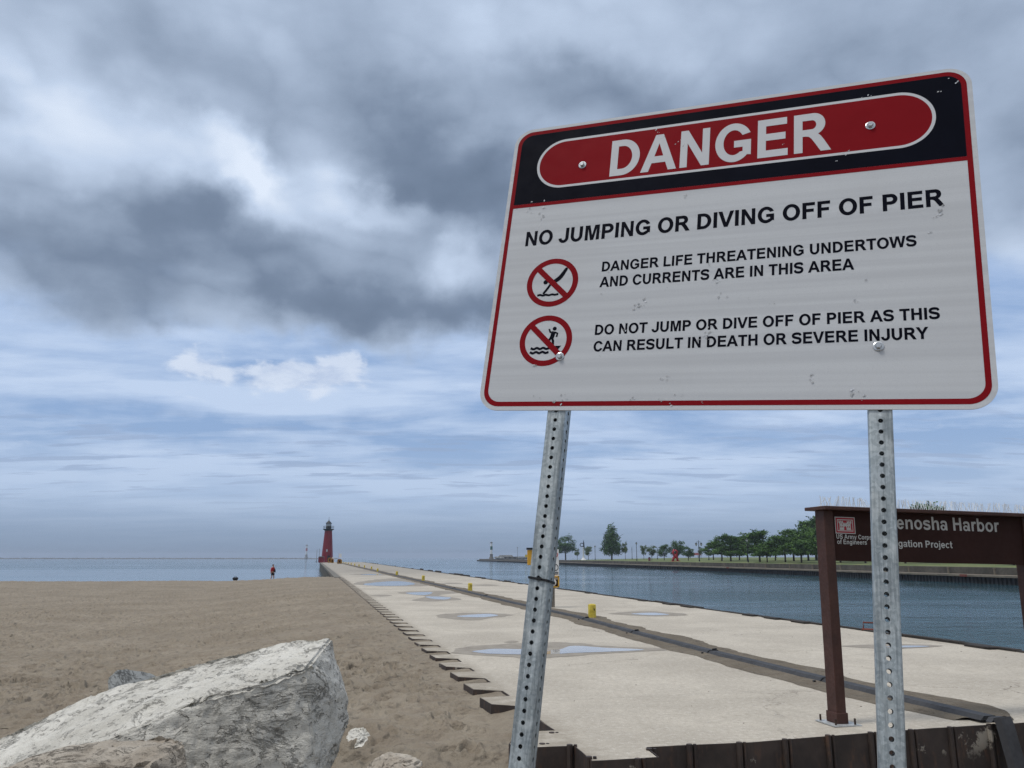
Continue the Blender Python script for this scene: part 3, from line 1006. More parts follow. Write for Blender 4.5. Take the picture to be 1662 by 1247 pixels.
    spots = [(0.075, .627, 2), (0.080, .652, 1), (0.118, .648, 1), (0.118, .628, 2), (0.115, .60, 3), (.083, .613, 1), (.437, .85, 1), (.442, .838, 1), (.452, .82, 2), (.50, .80, 2), (.515, .783, 2),
             (.985, .862, 2), (.965, .86, 1), (.935, .70, 2), (.92, .695, 1), (.905, .672, 1), (.78, .75, 1), (.535, .617, 2), (.245, .04, 3), (.222, .02, 3), (.20, .004, 2), (.16, .04, 1), (.175, .035, 1),
             (.145, .127, 2), (.62, .345, 3), (.627, .31, 3), (.60, .40, 2), (.43, .297, 3), (.44, .305, 2), (.415, .288, 2), (.49, .34, 1), (.60, .195, 3), (.607, .215, 3), (.58, .185, 2), (.505, .085, 2),
             (.495, .08, 1), (.54, .04, 2), (.42, .035, 2), (.50, .03, 2), (.845, .085, 3), (.94, .045, 3), (.952, .03, 2), (.945, .275, 2), (.965, .33, 1), (.75, .28, 2), (.70, .295, 1), (1.14, .505, 3), (1.12, .485, 2),
             (1.11, .445, 1), (.86, .63, 1), (.87, .56, 1), (.32, .33, 1), (.33, .40, 1), (.39, .22, 1), (.33, .15, 1), (.30, .53, 1), (1.17, .88, 1), (1.185, .868, 1), (1.15, .845, 1), (.52, .014, 1), (.60, .017, 1)]
    ml, md = MB(), MB()
    for (u, v, s) in spots:
        for j in range(1 + s):
            cx = u + rnd.gauss(0, 0.003) * s * 0.8
            cy = v + rnd.gauss(0, 0.003) * s * 0.8
            r = rnd.uniform(0.0005, 0.0017) * (0.7 + 0.26 * s)
            an = rnd.uniform(0.3, 1.1)
            pts = []
            m_ = 9
            el = rnd.uniform(1.2, 2.6)
            for i in range(m_):
                w = 2 * pi * i / m_
                rr = r * rnd.uniform(0.55, 1.2)
                X, Y = rr * cos(w) * el, rr * sin(w)
                pts.append((cx + X * cos(an) - Y * sin(an), cy + X * sin(an) + Y * cos(an)))
            (md if (j % 3 == 2 or (v < 0.63 and j % 2)) else ml).poly(S(pts), [], lay * 3.6 + 0.00002 * (j + 1))
    ml.build("paint_chips", M["chip"], root)
    md.build("scratches", M["chip_dark"], root)

    # the two perforated square posts: outer and inner shell with real holes
    def post(uc, z_front):
        w, rc, th, pitch, hr = 0.0508, 0.0055, 0.0028, 0.0254, 0.0052
        mb = MB()
        n_ = 122
        hs = 14
        top = y0 + 0.80
        half = w / 2
        flat = half - rc
        cells = n_
        ybot = top - cells * pitch

        def face(fn, s):      # fn maps (across, along) on the face to 3-D
            for i in range(cells):
                yc = ybot + (i + 0.5) * pitch
                ring_pts = [(hr * cos(2 * pi * q / hs), hr * sin(2 * pi * q / hs)) for q in range(hs)]
                outer = []
                for q in range(hs):
                    w_ = 2 * pi * q / hs
                    cx_, sy_ = cos(w_), sin(w_)
                    m_ = min(flat / abs(cx_) if abs(cx_) > 1e-6 else 1e9, pitch / 2 / abs(sy_) if abs(sy_) > 1e-6 else 1e9)
                    outer.append((cx_ * m_, sy_ * m_))
                V = [fn(q[0], yc + q[1], s) for q in outer] + [fn(q[0], yc + q[1], s) for q in ring_pts]
                F = [(q, (q + 1) % hs, hs + (q + 1) % hs, hs + q) for q in range(hs)]
                mb.add(V, F)
                # fill the cell's four corners
                for (sx, sy) in ((1, 1), (-1, 1), (-1, -1), (1, -1)):
                    cpt = (sx * flat, sy * pitch / 2)
                    idx = [q for q in range(hs) if (outer[q][0] * sx > -1e-9 and outer[q][1] * sy > -1e-9)]
                    best = sorted(idx, key=lambda q: (outer[q][0] - cpt[0]) ** 2 + (outer[q][1] - cpt[1]) ** 2)[:2]
                    p1, p2 = outer[best[0]], outer[best[1]]
                    mb.add([fn(p1[0], yc + p1[1], s), fn(cpt[0], yc + cpt[1], s), fn(p2[0], yc + p2[1], s)], [(0, 1, 2)])
                if s == 0:
                    V = [fn(q[0], yc + q[1], 0) for q in ring_pts] + [fn(q[0], yc + q[1], 1) for q in ring_pts]
                    mb.add(V, F)
        zc = z_front - half
        fns = []
        for (nx, nz) in ((0, 1), (0, -1), (1, 0), (-1, 0)):
            def fn(x, y, s, nx=nx, nz=nz):
                dd = half - th * s
                return (uc + nx * dd + (x if nx == 0 else 0), y, zc + nz * dd + (x if nz == 0 else 0))
            fns.append(fn)
        for fn in fns:
            face(fn, 0)
            face(fn, 1)
        # rounded corners
        for (sx, sz, a0) in ((1, 1, 0), (-1, 1, 90), (-1, -1, 180), (1, -1, 270)):
            pts = [(uc + sx * flat + rc * cos(R(a0 + 15 * i)), zc + sz * flat + rc * sin(R(a0 + 15 * i))) for i in range(7)]
            for i in range(6):
                mb.quad((pts[i][0], ybot, pts[i][1]), (pts[i + 1][0], ybot, pts[i + 1][1]), (pts[i + 1][0], top, pts[i + 1][1]), (pts[i][0], top, pts[i][1]))
        return mb.build("post", M["galvanized_steel"], root, fix=True)
    post(0.2235 * k, -0.0036)
    post(0.9885 * k, -0.0036)
    # black cable tie round the left post
    uc = 0.2235 * k
    zc = -0.0036 - 0.0254
    yt = y0 - 0.435
    hw = 0.0268
    loop = rrect(uc - hw, zc - hw, uc + hw, zc + hw, 0.007, 5)
    mb = MB()
    nn = len(loop)
    lp = [(q[0], yt - 0.0026 * ((q[0] - uc) / hw), q[1]) for q in loop]
    out = [(uc + (q[0] - uc) * 1.06, q[1], zc + (q[2] - zc) * 1.06) for q in lp]
    up = lambda P_, d: [(q[0], q[1] + d, q[2]) for q in P_]
    V = up(lp, -0.0028) + up(out, -0.0028) + up(out, 0.0028) + up(lp, 0.0028)
    F = []
    for r_ in range(4):
        for i in range(nn):
            F.append((r_ * nn + i, r_ * nn + (i + 1) % nn, ((r_ + 1) % 4) * nn + (i + 1) % nn, ((r_ + 1) % 4) * nn + i))
    mb.add(V, F)
    mb.box(uc + 0.004, yt, zc + hw * 1.06 + 0.002, 0.010, 0.008, 0.005)
    mb.build("cable_tie", M["black_plastic"], root, fix=True)
    return root


danger_sign()

# ---------------------------------------------------------------- pier, sheet piles, sand


def leftline(Y, inner):
    return (2.70 if inner else 2.28) - 0.2435 * Y


def deck_outline():
    pts = []                                   # left side, from far to near, with the pockets of the sheet piling
    pts.append((leftline(322, True), 322))
    pts.append((leftline(76, True) - 0.42, 76.0))
    Y = 75.0
    per = 1.166
    Y0 = 9.30
    teeth = []
    k = int((75 - Y0) / per)
    for i in range(k, 0, -1):
        yb = Y0 + i * per                       # near end of a tooth
        far = yb + 0.66
        teeth.append((leftline(far + 0.06, True), far + 0.06))
        teeth.append((leftline(far - 0.08, False), far - 0.08))
        teeth.append((leftline(yb + 0.10, False) + 0.04, yb + 0.10))
        teeth.append((leftline(yb - 0.04, True), yb - 0.04))
    pts += teeth
    pts += [(0.36, 9.42), (0.46, 9.02), (0.10, 8.98), (-0.02, 8.40), (0.04, 8.24), (0.25, 8.22), (0.61, 8.29), (0.67, 8.01), (0.73, 7.74), (1.34, 7.85), (1.29, 8.22),
            (1.61, 8.34), (2.39, 8.47), (3.10, 8.70), (3.80, 8.90), (4.54, 9.13), (5.02, 9.27), (5.60, 9.40), (7.5, 10.0), (9.5, 10.6), (11.35, 11.2)]
    for Yr in (16, 26, 34, 48, 60, 90, 116, 200, 322):
        pts.append((13.52 - 0.2262 * Yr, Yr))
    return pts


OUT = deck_outline()
mb = MB()
mb.prism(OUT, -0.25, 0.0)
pier = mb.build("pier_deck", M["pier_concrete"])
tag(pier, kind="structure")

# sheet piling along the beach side and the near end
mb = MB()
near_i = next(i for i, q in enumerate(OUT) if q == (5.60, 9.40))
end_i = next(i for i, q in enumerate(OUT) if q == (11.35, 11.2))
path = OUT[1:end_i + 1]


def offset_path(path, d):
    res = []
    for i, q in enumerate(path):
        a = Vector(path[max(i - 1, 0)])
        b_ = Vector(path[min(i + 1, len(path) - 1)])
        c0 = Vector(q)
        d1 = (c0 - a).normalized() if (c0 - a).length > 1e-6 else (b_ - c0).normalized()
        d2 = (b_ - c0).normalized() if (b_ - c0).length > 1e-6 else d1
        n1 = Vector((d1.y, -d1.x))
        n2 = Vector((d2.y, -d2.x))
        m_ = (n1 + n2)
        m_ = m_ / max(0.5, m_.dot(n1)) if m_.length > 1e-6 else n1
        res.append((c0.x + m_.x * d, c0.y + m_.y * d))
    return res


pin = offset_path(path, 0.003)
pout = offset_path(path, 0.012)
side = -1
# make sure the offset points away from the deck
test = Vector(pout[len(path) - 5]) - Vector(path[len(path) - 5])
if test.y > 0:
    pin = offset_path(path, -0.003)
    pout = offset_path(path, -0.012)
rw = random.Random(3)
tops = []
for q in path:
    near = exp(-((q[1] - 9) / 5.0) ** 2)
    tops.append((0.004 if q[1] < 9.2 else -0.004) + rw.uniform(-0.006, 0.008))
N_ = len(path)
V = [(q[0], q[1], t) for q, t in zip(pin, tops)] + [(q[0], q[1], t) for q, t in zip(pout, tops)] + [(q[0], q[1], -1.9) for q in pout]
F = []
for i in range(N_ - 1):
    F += [(i, i + 1, N_ + i + 1, N_ + i), (N_ + i, N_ + i + 1, 2 * N_ + i + 1, 2 * N_ + i)]
mb.add(V, F)
# interlocks of the front piles: vertical claw ribs
fr = [q for q in pout if q[1] < 11.5 and q[0] > 0.2]
acc = 0.0
last = fr[0]
ribs = 0
for a_, b_ in zip(fr[:-1], fr[1:]):
    seg = math.hypot(b_[0] - a_[0], b_[1] - a_[1])
    s_ = 0.0
    while acc + (seg - s_) >= 0.52:
        s_ += 0.52 - acc
        acc = 0.0
        x = a_[0] + (b_[0] - a_[0]) * s_ / seg
        y = a_[1] + (b_[1] - a_[1]) * s_ / seg
        jr = rw.uniform(0.0, 0.02)
        mb.tube([(x, y - 0.012, -1.9), (x, y - 0.012, 0.006 + jr)], 0.030, 8)
        mb.tube([(x + 0.055, y - 0.004, -1.9), (x + 0.055, y - 0.004, 0.004 + jr)], 0.017, 6)
    acc += seg - s_
wall = mb.build("sheet_pile_wall", M["sheet_pile_steel"], fix=True)
tag(wall, "dark brown corrugated sheet pile wall holding the near end and beach side of the pier", "wall")

# lake-side wall of the outer pier and the channel wall
mb = MB()
pts = [(leftline(Y, True) - 0.42, Y) for Y in (75.0, 100, 150, 200, 260, 322)]
for i in range(len(pts) - 1):
    (x0, y0), (x1, y1) = pts[i], pts[i + 1]
    nseg = int((y1 - y0) / 1.2)
    for j in range(nseg):
        t0, t1 = j / nseg, (j + 1) / nseg
        dd = 0.0 if j % 2 else 0.22
        xa, ya, xb, yb = x0 + (x1 - x0) * t0, y0 + (y1 - y0) * t0, x0 + (x1 - x0) * t1, y0 + (y1 - y0) * t1
        mb.quad((xa - dd, ya, -3.2), (xb - dd, yb, -3.2), (xb - dd, yb, -0.28), (xa - dd, ya, -0.28))
        mb.quad((xa - 0.22, ya, -3.2), (xa, ya, -3.2), (xa, ya, -0.28), (xa - 0.22, ya, -0.28))
    mb.box((x0 + x1) / 2 - 0.05, (y0 + y1) / 2, -0.135, 0.62, math.hypot(x1 - x0, y1 - y0), 0.30, atan2(y1 - y0, x1 - x0) - pi / 2)
lw = mb.build("lake_wall", M["old_concrete"])
tag(lw, "grey weathered outer pier wall rising from the lake beyond the beach", "wall")

mb = MB()
rp = [(13.52 - 0.2262 * Y, Y) for Y in [11.2 + 0.6 * i for i in range(519)]]
rp = [(q[0] + (0.09 if i % 2 else -0.03), q[1]) for i, q in enumerate(rp)]
V = [(q[0] + 0.02, q[1], -0.02) for q in rp] + [(q[0] + 0.02, q[1], -3.2) for q in rp]
N_ = len(rp)
mb.add(V, [(i, N_ + i, N_ + i + 1, i + 1) for i in range(N_ - 1)])
cw = mb.build("channel_wall", M["sheet_pile_steel"])
tag(cw, "dark steel pier wall dropping into the harbour channel", "wall")

# dark timber fender pieces along the channel edge
mb = MB()
rt = random.Random(8)
Y = 11.3
while Y < 318:
    L = rt.uniform(1.1, 1.9) * (1 if Y < 70 else 2.5)
    x0, x1 = 13.52 - 0.2262 * Y, 13.52 - 0.2262 * (Y + L)
    w0, w1 = rt.uniform(-0.05, 0.08), rt.uniform(-0.05, 0.08)
    hgt = rt.uniform(0.025, 0.06) + (rt.uniform(0, 0.18) if (Y > 60 and rt.random() < 0.3) else 0)
    mb.box((x0 + x1) / 2 + (w0 + w1) / 2, Y + L / 2, hgt / 2 - 0.09, rt.uniform(0.10, 0.17), L * 1.06, hgt + 0.18, 0.2225 + rt.uniform(-0.05, 0.05))
    if rt.random() < 0.3 and Y < 90:
        mb.box((x0 + x1) / 2 - 0.16, Y + L / 2, 0.028, 0.20, L * 0.5, 0.05, 0.2225 + rt.uniform(-0.05, 0.05))
    Y += L
fe = bevel(mb.build("edge_timber", M["fender_timber"]), 0.012, 1)
tag(fe, "dark ragged timber and steel edging along the channel side of the pier", "edging")


def sand_h(x, y):
    line = leftline(y, False)
    s = line - x                                # distance left of the pier edge
    zp = (-0.62 if y < 6 else
          -0.62 + (y - 6) * 0.14 if y < 9 else
          -0.20 + (y - 9) * 0.036 if y < 12 else
          -0.092 + (y - 12) * 0.007 if y < 18 else -0.05 + min(1.0, (y - 18) / 20.0) * 0.028)
    far = max(0.0, y - 20)
    lowz = -0.64
    t = min(1.0, max(0.0, (s - 0.5) / (7.0 + far * 0.09)))
    t = t * t * (3 - 2 * t)
    z = zp + (lowz - zp) * t
    crest = 87.0 + (2.5 * fbm(x * 0.05, 3.1, 0.0, 2) if y > 75 else 0.0) - max(0, (14 - s)) * 0.6
    if y > crest:
        z -= min(3.0, (y - crest) * 0.085)
    if x > line + 0.3:                          # pockets between the piles and the strip below the end wall
        z = (max(z, -0.07) if y > 10.5 else min(z, -0.10)) if y > 9.3 else -0.75
    return z




def np_noise(x, y, seed):
    """gradient noise on numpy arrays"""
    xi, yi = np.floor(x).astype(np.int64), np.floor(y).astype(np.int64)
    xf, yf = x - xi, y - yi
    u, v = xf * xf * xf * (xf * (xf * 6 - 15) + 10), yf * yf * yf * (yf * (yf * 6 - 15) + 10)

    def g(i, j, dx, dy):
        a = np_hash(i, j, seed) * 2 * pi
        return np.cos(a) * dx + np.sin(a) * dy
    a = g(xi, yi, xf, yf)
    b_ = g(xi + 1, yi, xf - 1, yf)
    c_ = g(xi, yi + 1, xf, yf - 1)
    d_ = g(xi + 1, yi + 1, xf - 1, yf - 1)
    return (a * (1 - u) + b_ * u) * (1 - v) + (c_ * (1 - u) + d_ * u) * v


def np_hash(i, j, seed):
    n = np.sin(i * 127.1 + j * 311.7 + seed * 74.7) * 43758.5453
    return n - np.floor(n)


def np_fbm(x, y, seed, octv):
    v, a = 0.0, 0.6
    for o in range(octv):
        v = v + a * np_noise(x * 2.03 ** o, y * 2.03 ** o, seed + o * 13)
        a *= 0.5
    return v


def footprints(x, y, cell, seed, size, prob):
    """shallow trodden hollows with raised rims, one candidate per jittered cell"""
    gx, gy = np.floor(x / cell).astype(np.int64), np.floor(y / cell).astype(np.int64)
    out = np.zeros_like(x)
    for di in (-1, 0, 1):
        for dj in (-1, 0, 1):
            i, j = gx + di, gy + dj
            px = (i + np_hash(i, j, seed)) * cell
            py = (j + np_hash(i, j, seed + 1)) * cell
            an = np_hash(i, j, seed + 2) * pi
            on = (np_hash(i, j, seed + 3) < prob) * (0.5 + np_hash(i, j, seed + 4))
            dx, dy = x - px, y - py
            a_ = (dx * np.cos(an) + dy * np.sin(an)) / (size * 1.5)
            b_ = (-dx * np.sin(an) + dy * np.cos(an)) / (size * 0.75)
            r = np.sqrt(a_ * a_ + b_ * b_)
            out += on * (-np.clip(1.15 - r, 0, 1) ** 0.6 * (r < 1.15) + 0.55 * np.exp(-((r - 1.4) / 0.30) ** 2))
    return out


mb = MB()
rows = []
Y = 3.0
while Y < 130:
    rows.append(Y)
    Y *= 1.0030 if 7 < Y < 20 else 1.0052 if 20 <= Y < 45 else 1.014
ncol = 620
PX, PY, PZ = [], [], []
for Y in rows:
    xl = -0.72 * Y - 3
    xr = leftline(max(Y, 9.2), True) + 0.42
    for i in range(ncol + 1):
        t = (i / ncol) ** 0.8
        x = xl + (xr - xl) * t
        PX.append(x)
        PY.append(Y)
PX, PY = np.array(PX), np.array(PY)
line_in, line_out = 2.70 - 0.2435 * PY, 2.28 - 0.2435 * PY
base = np.array([sand_h(a_, b_) for a_, b_ in zip(PX.tolist(), PY.tolist())])
near = np.clip(1 - PY / 75.0, 0, 1)
tread = np.clip(0.55 + 1.5 * np_fbm(PX * 0.22, PY * 0.16, 3, 3), 0.1, 1.2)
dn = 0.085 * np_fbm(PX * 2.1, PY * 2.1, 1, 5) + 0.06 * np_fbm(PX * 0.35, PY * 0.35, 5, 3)
crumb = -0.060 * np.abs(np_noise(PX * 4.2, PY * 3.4, 21)) - 0.035 * np.abs(np_noise(PX * 9.0, PY * 8.0, 23))
foot = footprints(PX, PY, 0.46, 11, 0.105, 0.75) * 0.095 + footprints(PX, PY, 0.30, 31, 0.085, 0.7) * 0.065
edge_f = np.clip((line_out - PX) / 0.40, 0.10, 1.0)
PZ = base + (dn + crumb * np.clip(tread, 0.3, 1) + foot * tread * (0.35 + 0.65 * near)) * edge_f
# sand lying in the pockets between the piles
pocket = (PY > 9.6) & (PX > line_out - 0.10)
tp = np.clip((PX - line_out + 0.06) / 0.40, 0, 1)
lowp = -0.012 - 0.05 * np.clip((11.0 - PY) / 1.6, 0, 1)
PZ = np.where(pocket, np.minimum(PZ * (1 - tp) + lowp * tp + 0.012 * np_fbm(PX * 5, PY * 5, 9, 3), -0.012), PZ)
PZ = np.where((PY > 9.6) & (PX > line_in - 0.02), np.minimum(PZ, -0.03), PZ)
mb.v = list(zip(PX.tolist(), PY.tolist(), PZ.tolist()))
for j in range(len(rows) - 1):
    for i in range(ncol):
        o = j * (ncol + 1) + i
        mb.f.append((o, o + 1, o + ncol + 2, o + ncol + 1))
for j in range(40):                             # the strip below the end wall
    for i in range(40):
        xa, xb = 0.78 + 9.5 * i / 40, 0.78 + 9.5 * (i + 1) / 40
        ya, yb_ = 3.0 + 7.5 * j / 40, 3.0 + 7.5 * (j + 1) / 40
        zf = lambda q, w: -0.76 + 0.05 * fbm(q * 1.3, w * 1.3, 0.0, 3)
        mb.quad((xa, ya, zf(xa, ya)), (xb, ya, zf(xb, ya)), (xb, yb_, zf(xb, yb_)), (xa, yb_, zf(xa, yb_)))
mb.mi = [0] * len(mb.f)
sand = mb.build("beach_sand", M["sand"], smooth=True)
tag(sand, kind="structure")

mb = MB()
S_ = 4200
mb.quad((-S_, -S_ + 3000, -2.2), (S_, -S_ + 3000, -2.2), (S_, S_, -2.2), (-S_, S_, -2.2))
lake = mb.build("lake_water", M["lake_water"])
tag(lake, kind="structure")
# ground under the photographer, behind the picture
mb = MB()
for j in range(20):
    for i in range(20):
        pass
g = 26
for j in range(g + 1):
    for i in range(g + 1):
        x, y = -30 + 60 * i / g, -40 + 43.2 * j / g
        mb.v.append((x, y, -0.66 + 0.06 * fbm(x * .3, y * .3, 0, 3)))
for j in range(g):
    for i in range(g):
        o = j * (g + 1) + i
        mb.f.append((o, o + 1, o + g + 2, o + g + 1))
        mb.mi.append(0)
tag(mb.build("ground", M["sand"], smooth=True), kind="structure")


# ---------------------------------------------------------------- puddles and damp patches
def irregular(pts, n=64, amp=0.08, seed=0.0, shrink=1.0):
    """smooth closed outline through plan points with a ragged edge"""
    m_ = len(pts)
    cx = sum(q[0] for q in pts) / m_
    cy = sum(q[1] for q in pts) / m_
    P_ = [pts[-2], pts[-1]] + list(pts) + [pts[0], pts[1], pts[2]]
    out = []
    per = max(4, n // m_)
    for i in range(2, 2 + m_):
        p0, p1, p2, p3 = P_[i - 1], P_[i], P_[i + 1], P_[i + 2]
        for k in range(per):
            t = k / per
            q = [0.5 * ((2 * p1[j]) + (-p0[j] + p2[j]) * t + (2 * p0[j] - 5 * p1[j] + 4 * p2[j] - p3[j]) * t * t + (-p0[j] + 3 * p1[j] - 3 * p2[j] + p3[j]) * t ** 3) for j in (0, 1)]
            a = atan2(q[1] - cy, q[0] - cx)
            f = shrink * (1 + amp * 2 * fbm(cos(a) * 3 + seed, sin(a) * 3 + seed * 1.7, q[1] * 0.7, 4))
            out.append((cx + (q[0] - cx) * f, cy + (q[1] - cy) * f))
    return out


pud = [  # damp outline (pixels), water outlines
    ([(572, 948), (610, 941), (650, 939.5), (700, 945), (690, 951), (630, 952)], [[(590, 948), (640, 943.5), (672, 947), (660, 950.5), (610, 951)]]),
    ([(645, 962), (700, 959.5), (762, 961.5), (712, 966), (748, 973), (668, 975.5), (690, 968)], [[(660, 962.5), (700, 961.5), (695, 965.5), (675, 966)], [(692, 968.5), (730, 970), (722, 973.5), (700, 972)]]),
    ([(705, 1000), (760, 994.5), (833, 998), (800, 1003), (762, 1007)], [[(745, 1000), (790, 996.8), (808, 999.5), (785, 1002.3), (752, 1002)]]),
    ([(734, 1060), (765, 1050), (890, 1043), (1000, 1050), (1085, 1055), (970, 1062), (880, 1068.5), (800, 1065)],
     [[(768, 1058), (800, 1054), (850, 1054.5), (905, 1055), (930, 1049), (985, 1052), (1050, 1055.5), (960, 1059.5), (870, 1063), (800, 1062)]]),
    ([(990, 996), (1050, 992.3), (1120, 998), (1060, 1000.3)], [[(1025, 996.8), (1060, 995), (1085, 998), (1055, 999)]]),
    ([(1368, 1049), (1440, 1046), (1532, 1048.5), (1450, 1053.5)], [[(1440, 1050), (1475, 1048.5), (1510, 1049.7), (1470, 1051.6)]]),
    ([(600, 967), (620, 965.5), (637, 967), (618, 968.5)], []),
    ([(715, 947), (735, 946), (752, 947), (735, 948)], []),
    ([(765, 950), (790, 948.7), (812, 950), (790, 951)], []),
    ([(560, 926.5), (600, 925), (640, 927), (600, 928)], []),
    ([(566, 932.6), (600, 931.3), (640, 933), (600, 934)], [[(585, 932.8), (600, 932), (620, 933), (602, 933.5)]]),
    ([(818, 1043), (830, 1040), (842, 1042), (830, 1044)], []),
]
for i, (outer, waters) in enumerate(pud):
    mb = MB()
    mb.poly(irregular([tuple(gp(*q)[:2]) for q in outer], 96, 0.11, i * 3.7), [], 0.004)
    tag(mb.build("damp_concrete", M["damp_concrete"]), kind="structure")
    if waters:
        mb = MB()
        for w_ in waters:
            mb.poly(irregular([tuple(gp(*q)[:2]) for q in w_], 96, 0.07, i * 1.3 + 9), [], 0.008)
        tag(mb.build("puddle", M["puddle_water"]), kind="structure")

# ---------------------------------------------------------------- cable cover along the pier with drifted sand
cable = [(5.33, 9.42), (5.00, 10.7), (4.64, 12.2), (3.83, 15.7), (3.00, 19.6), (1.95, 25.1), (0.02, 32.7), (-2.72, 44.4), (-8.8, 69.6), (-21.2, 121), (-57.0, 269), (-66.5, 308)]


def cable_at(Y):
    for (x0, y0), (x1, y1) in zip(cable[:-1], cable[1:]):
        if y0 <= Y <= y1:
            return x0 + (x1 - x0) * (Y - y0) / (y1 - y0)
    return cable[0][0] if Y < cable[0][1] else cable[-1][0]


mb = MB()
ys = []
Y = 9.55
while Y < 306:
    ys.append(Y)
    Y += 0.12 if Y < 30 else 0.5 if Y < 90 else 3
prof = []
for Y in ys:
    cx = cable_at(Y)
    fade = min(1.0, (Y - 9.5) / 1.0)
    l_ = cx - 0.30 - fade * (0.05 + 0.34 * (0.5 + fbm(Y * 0.55, 2.0, 0.0, 4)))
    r_ = cx + 0.34 + fade * (0.16 + 0.66 * (0.5 + fbm(Y * 0.45, 7.7, 0.0, 4)))
    l_ += 0.05 * fbm(Y * 4.0, 1.0, 0, 3)
    r_ += 0.07 * fbm(Y * 3.0, 4.0, 0, 3)
    prof.append([(l_, Y, 0.0045), (cx - 0.20, Y, 0.028 + 0.02 * fbm(Y * 2, 0, 0, 2)), (cx, Y, 0.035), (cx + 0.20, Y, 0.050 + 0.03 * fbm(Y * 2, 5, 0, 2)), ((cx + r_) / 2 + 0.1, Y, 0.045), (r_, Y, 0.0045)])
for q in prof:
    mb.v.extend(q)
for j in range(len(prof) - 1):
    for i in range(5):
        o = j * 6 + i
        mb.f.append((o, o + 1, o + 7, o + 6))
        mb.mi.append(0)
drift_mat = MATS["sand"].copy()
drift_mat.name = "damp_drift_sand"
for nd in drift_mat.node_tree.nodes:
    if nd.type == 'MIX' and nd.data_type == 'RGBA':
        for s in (nd.inputs[6], nd.inputs[7]):
            if not s.is_linked:
                s.default_value = tuple(q * 0.66 for q in s.default_value[:3]) + (1,)
tag(mb.build("drifted_sand", drift_mat, smooth=True), kind="structure")

root = empty("cable_cover", (5.33, 9.42, 0), label="long dark steel cable cover running along the pier deck through drifted sand", cat="cable cover")


def rel(v):
    return tuple(Vector(v) - Vector((5.33, 9.42, 0)))


sec = [(-0.125, 0.0), (-0.075, 0.045), (0.075, 0.045), (0.125, 0.0)]


def duct(mb, pts, widths=1.0, lift=0.03, across=None):
    rings = []
    for i, q in enumerate(pts):
        q = Vector(q)
        t = (Vector(pts[min(i + 1, len(pts) - 1)]) - Vector(pts[max(i - 1, 0)])).normalized()
        side = Vector(across) if across else t.cross(Vector((0, 0, 1)))
        side.normalize()
        up = side.cross(t).normalized()
        if (up.z if not across else -up.y) < 0:
            up = -up
        rings.append([q + side * (s[0] * widths) + up * (s[1] + lift) for s in sec])
    for r0, r1 in zip(rings[:-1], rings[1:]):
        for k in range(3):
            mb.quad(rel(r0[k]), rel(r0[k + 1]), rel(r1[k + 1]), rel(r1[k]))
    for r_ in (rings[0], rings[-1]):
        mb.quad(*[rel(q) for q in r_])


mb = MB()
duct(mb, [(q[0], q[1], 0) for q in cable])
dk = mb.build("duct", M["cable_cover_steel"], root)
mb = MB()
duct(mb, [(5.35, 9.36, 0.0), (5.37, 9.285, 0.0)], 1.02, 0.034)
duct(mb, [(5.37, 9.27, 0.085), (5.385, 9.255, 0.02), (5.42, 9.14, -0.55), (5.46, 9.03, -1.1)], 1.0, 0.012, (0.958, 0.287, 0))
mb.build("downpipe", M["cable_cover_steel"], root)
for Y in (12.25, 15.75, 19.8, 24.0, 29.5, 38, 47):
    mb = MB()
    x = cable_at(Y)
    t = Vector((cable_at(Y + 0.5) - cable_at(Y - 0.5), 1.0, 0)).normalized()
    duct(mb, [(x - t.x * 0.012, Y - t.y * 0.012, 0), (x + t.x * 0.012, Y + t.y * 0.012, 0)], 1.10, 0.042)
    mb.box(*rel((x + 0.03, Y + 0.02, 0.095)), 0.13, 0.012, 0.035, 0.7)
    mb.box(*rel((x - 0.22, Y - 0.05, 0.035)), 0.035, 0.03, 0.03, 0.25)
    mb.build("joint_clamp", M["black_iron"], root)

# ---------------------------------------------------------------- yellow bollards
bol = empty("bollard", (2.4, 24.62, 0), label="short yellow pipe bollard on the pier nearest the danger sign", cat="bollard", group="yellow bollards along the pier")
mb = MB()
mb.lathe([(0.118, 0.0), (0.118, 0.40), (0.108, 0.425), (0.06, 0.44)], 20)
mb.build("pipe", M["yellow_paint"], bol, smooth=False)
mb = MB()
mb.lathe([(0.155, 0.004), (0.155, 0.018), (0.12, 0.02)], 20)
mb.build("base_flange", M["yellow_paint"], bol)
mb = MB()
mb.lathe([(0.012, 0.0), (0.022, 0.006)], 10)
stn = MB()
stn.add([(0.045 + 0.03 * cos(2 * pi * i / 10), -0.1135 + 0.004, 0.27 + 0.022 * sin(2 * pi * i / 10)) for i in range(10)], [tuple(range(10))])
stn.box(0.052, -0.112, 0.30, 0.05, 0.012, 0.018)
stn.build("dark_spot", M["dark_brown"], bol)  # small dark spot on the right of the pipe's near face
bp = [(-2.28, 44.44, "yellow bollard on the pier beside the far right end of the two-lobed puddle"), (-6.86, 62.99, "yellow bollard beyond the long puddle on the pier, third out from the danger sign"),
      (-11.64, 82.23, "fourth small yellow bollard out along the pier"), (-17.2, 104.0, "fifth tiny yellow bollard out along the pier")]
for x, y, lab in bp:
    c_ = copy_tree(bol)
    c_.location = (x, y, 0)
    c_["label"] = lab
for i in range(9):
    Y = 126 + i * 19.0
    c_ = copy_tree(bol)
    c_.location = (7.9 - 0.240 * Y + 0.55, Y, 0)
    c_["label"] = "one of the tiny far yellow bollards in the row leading to the red lighthouse"

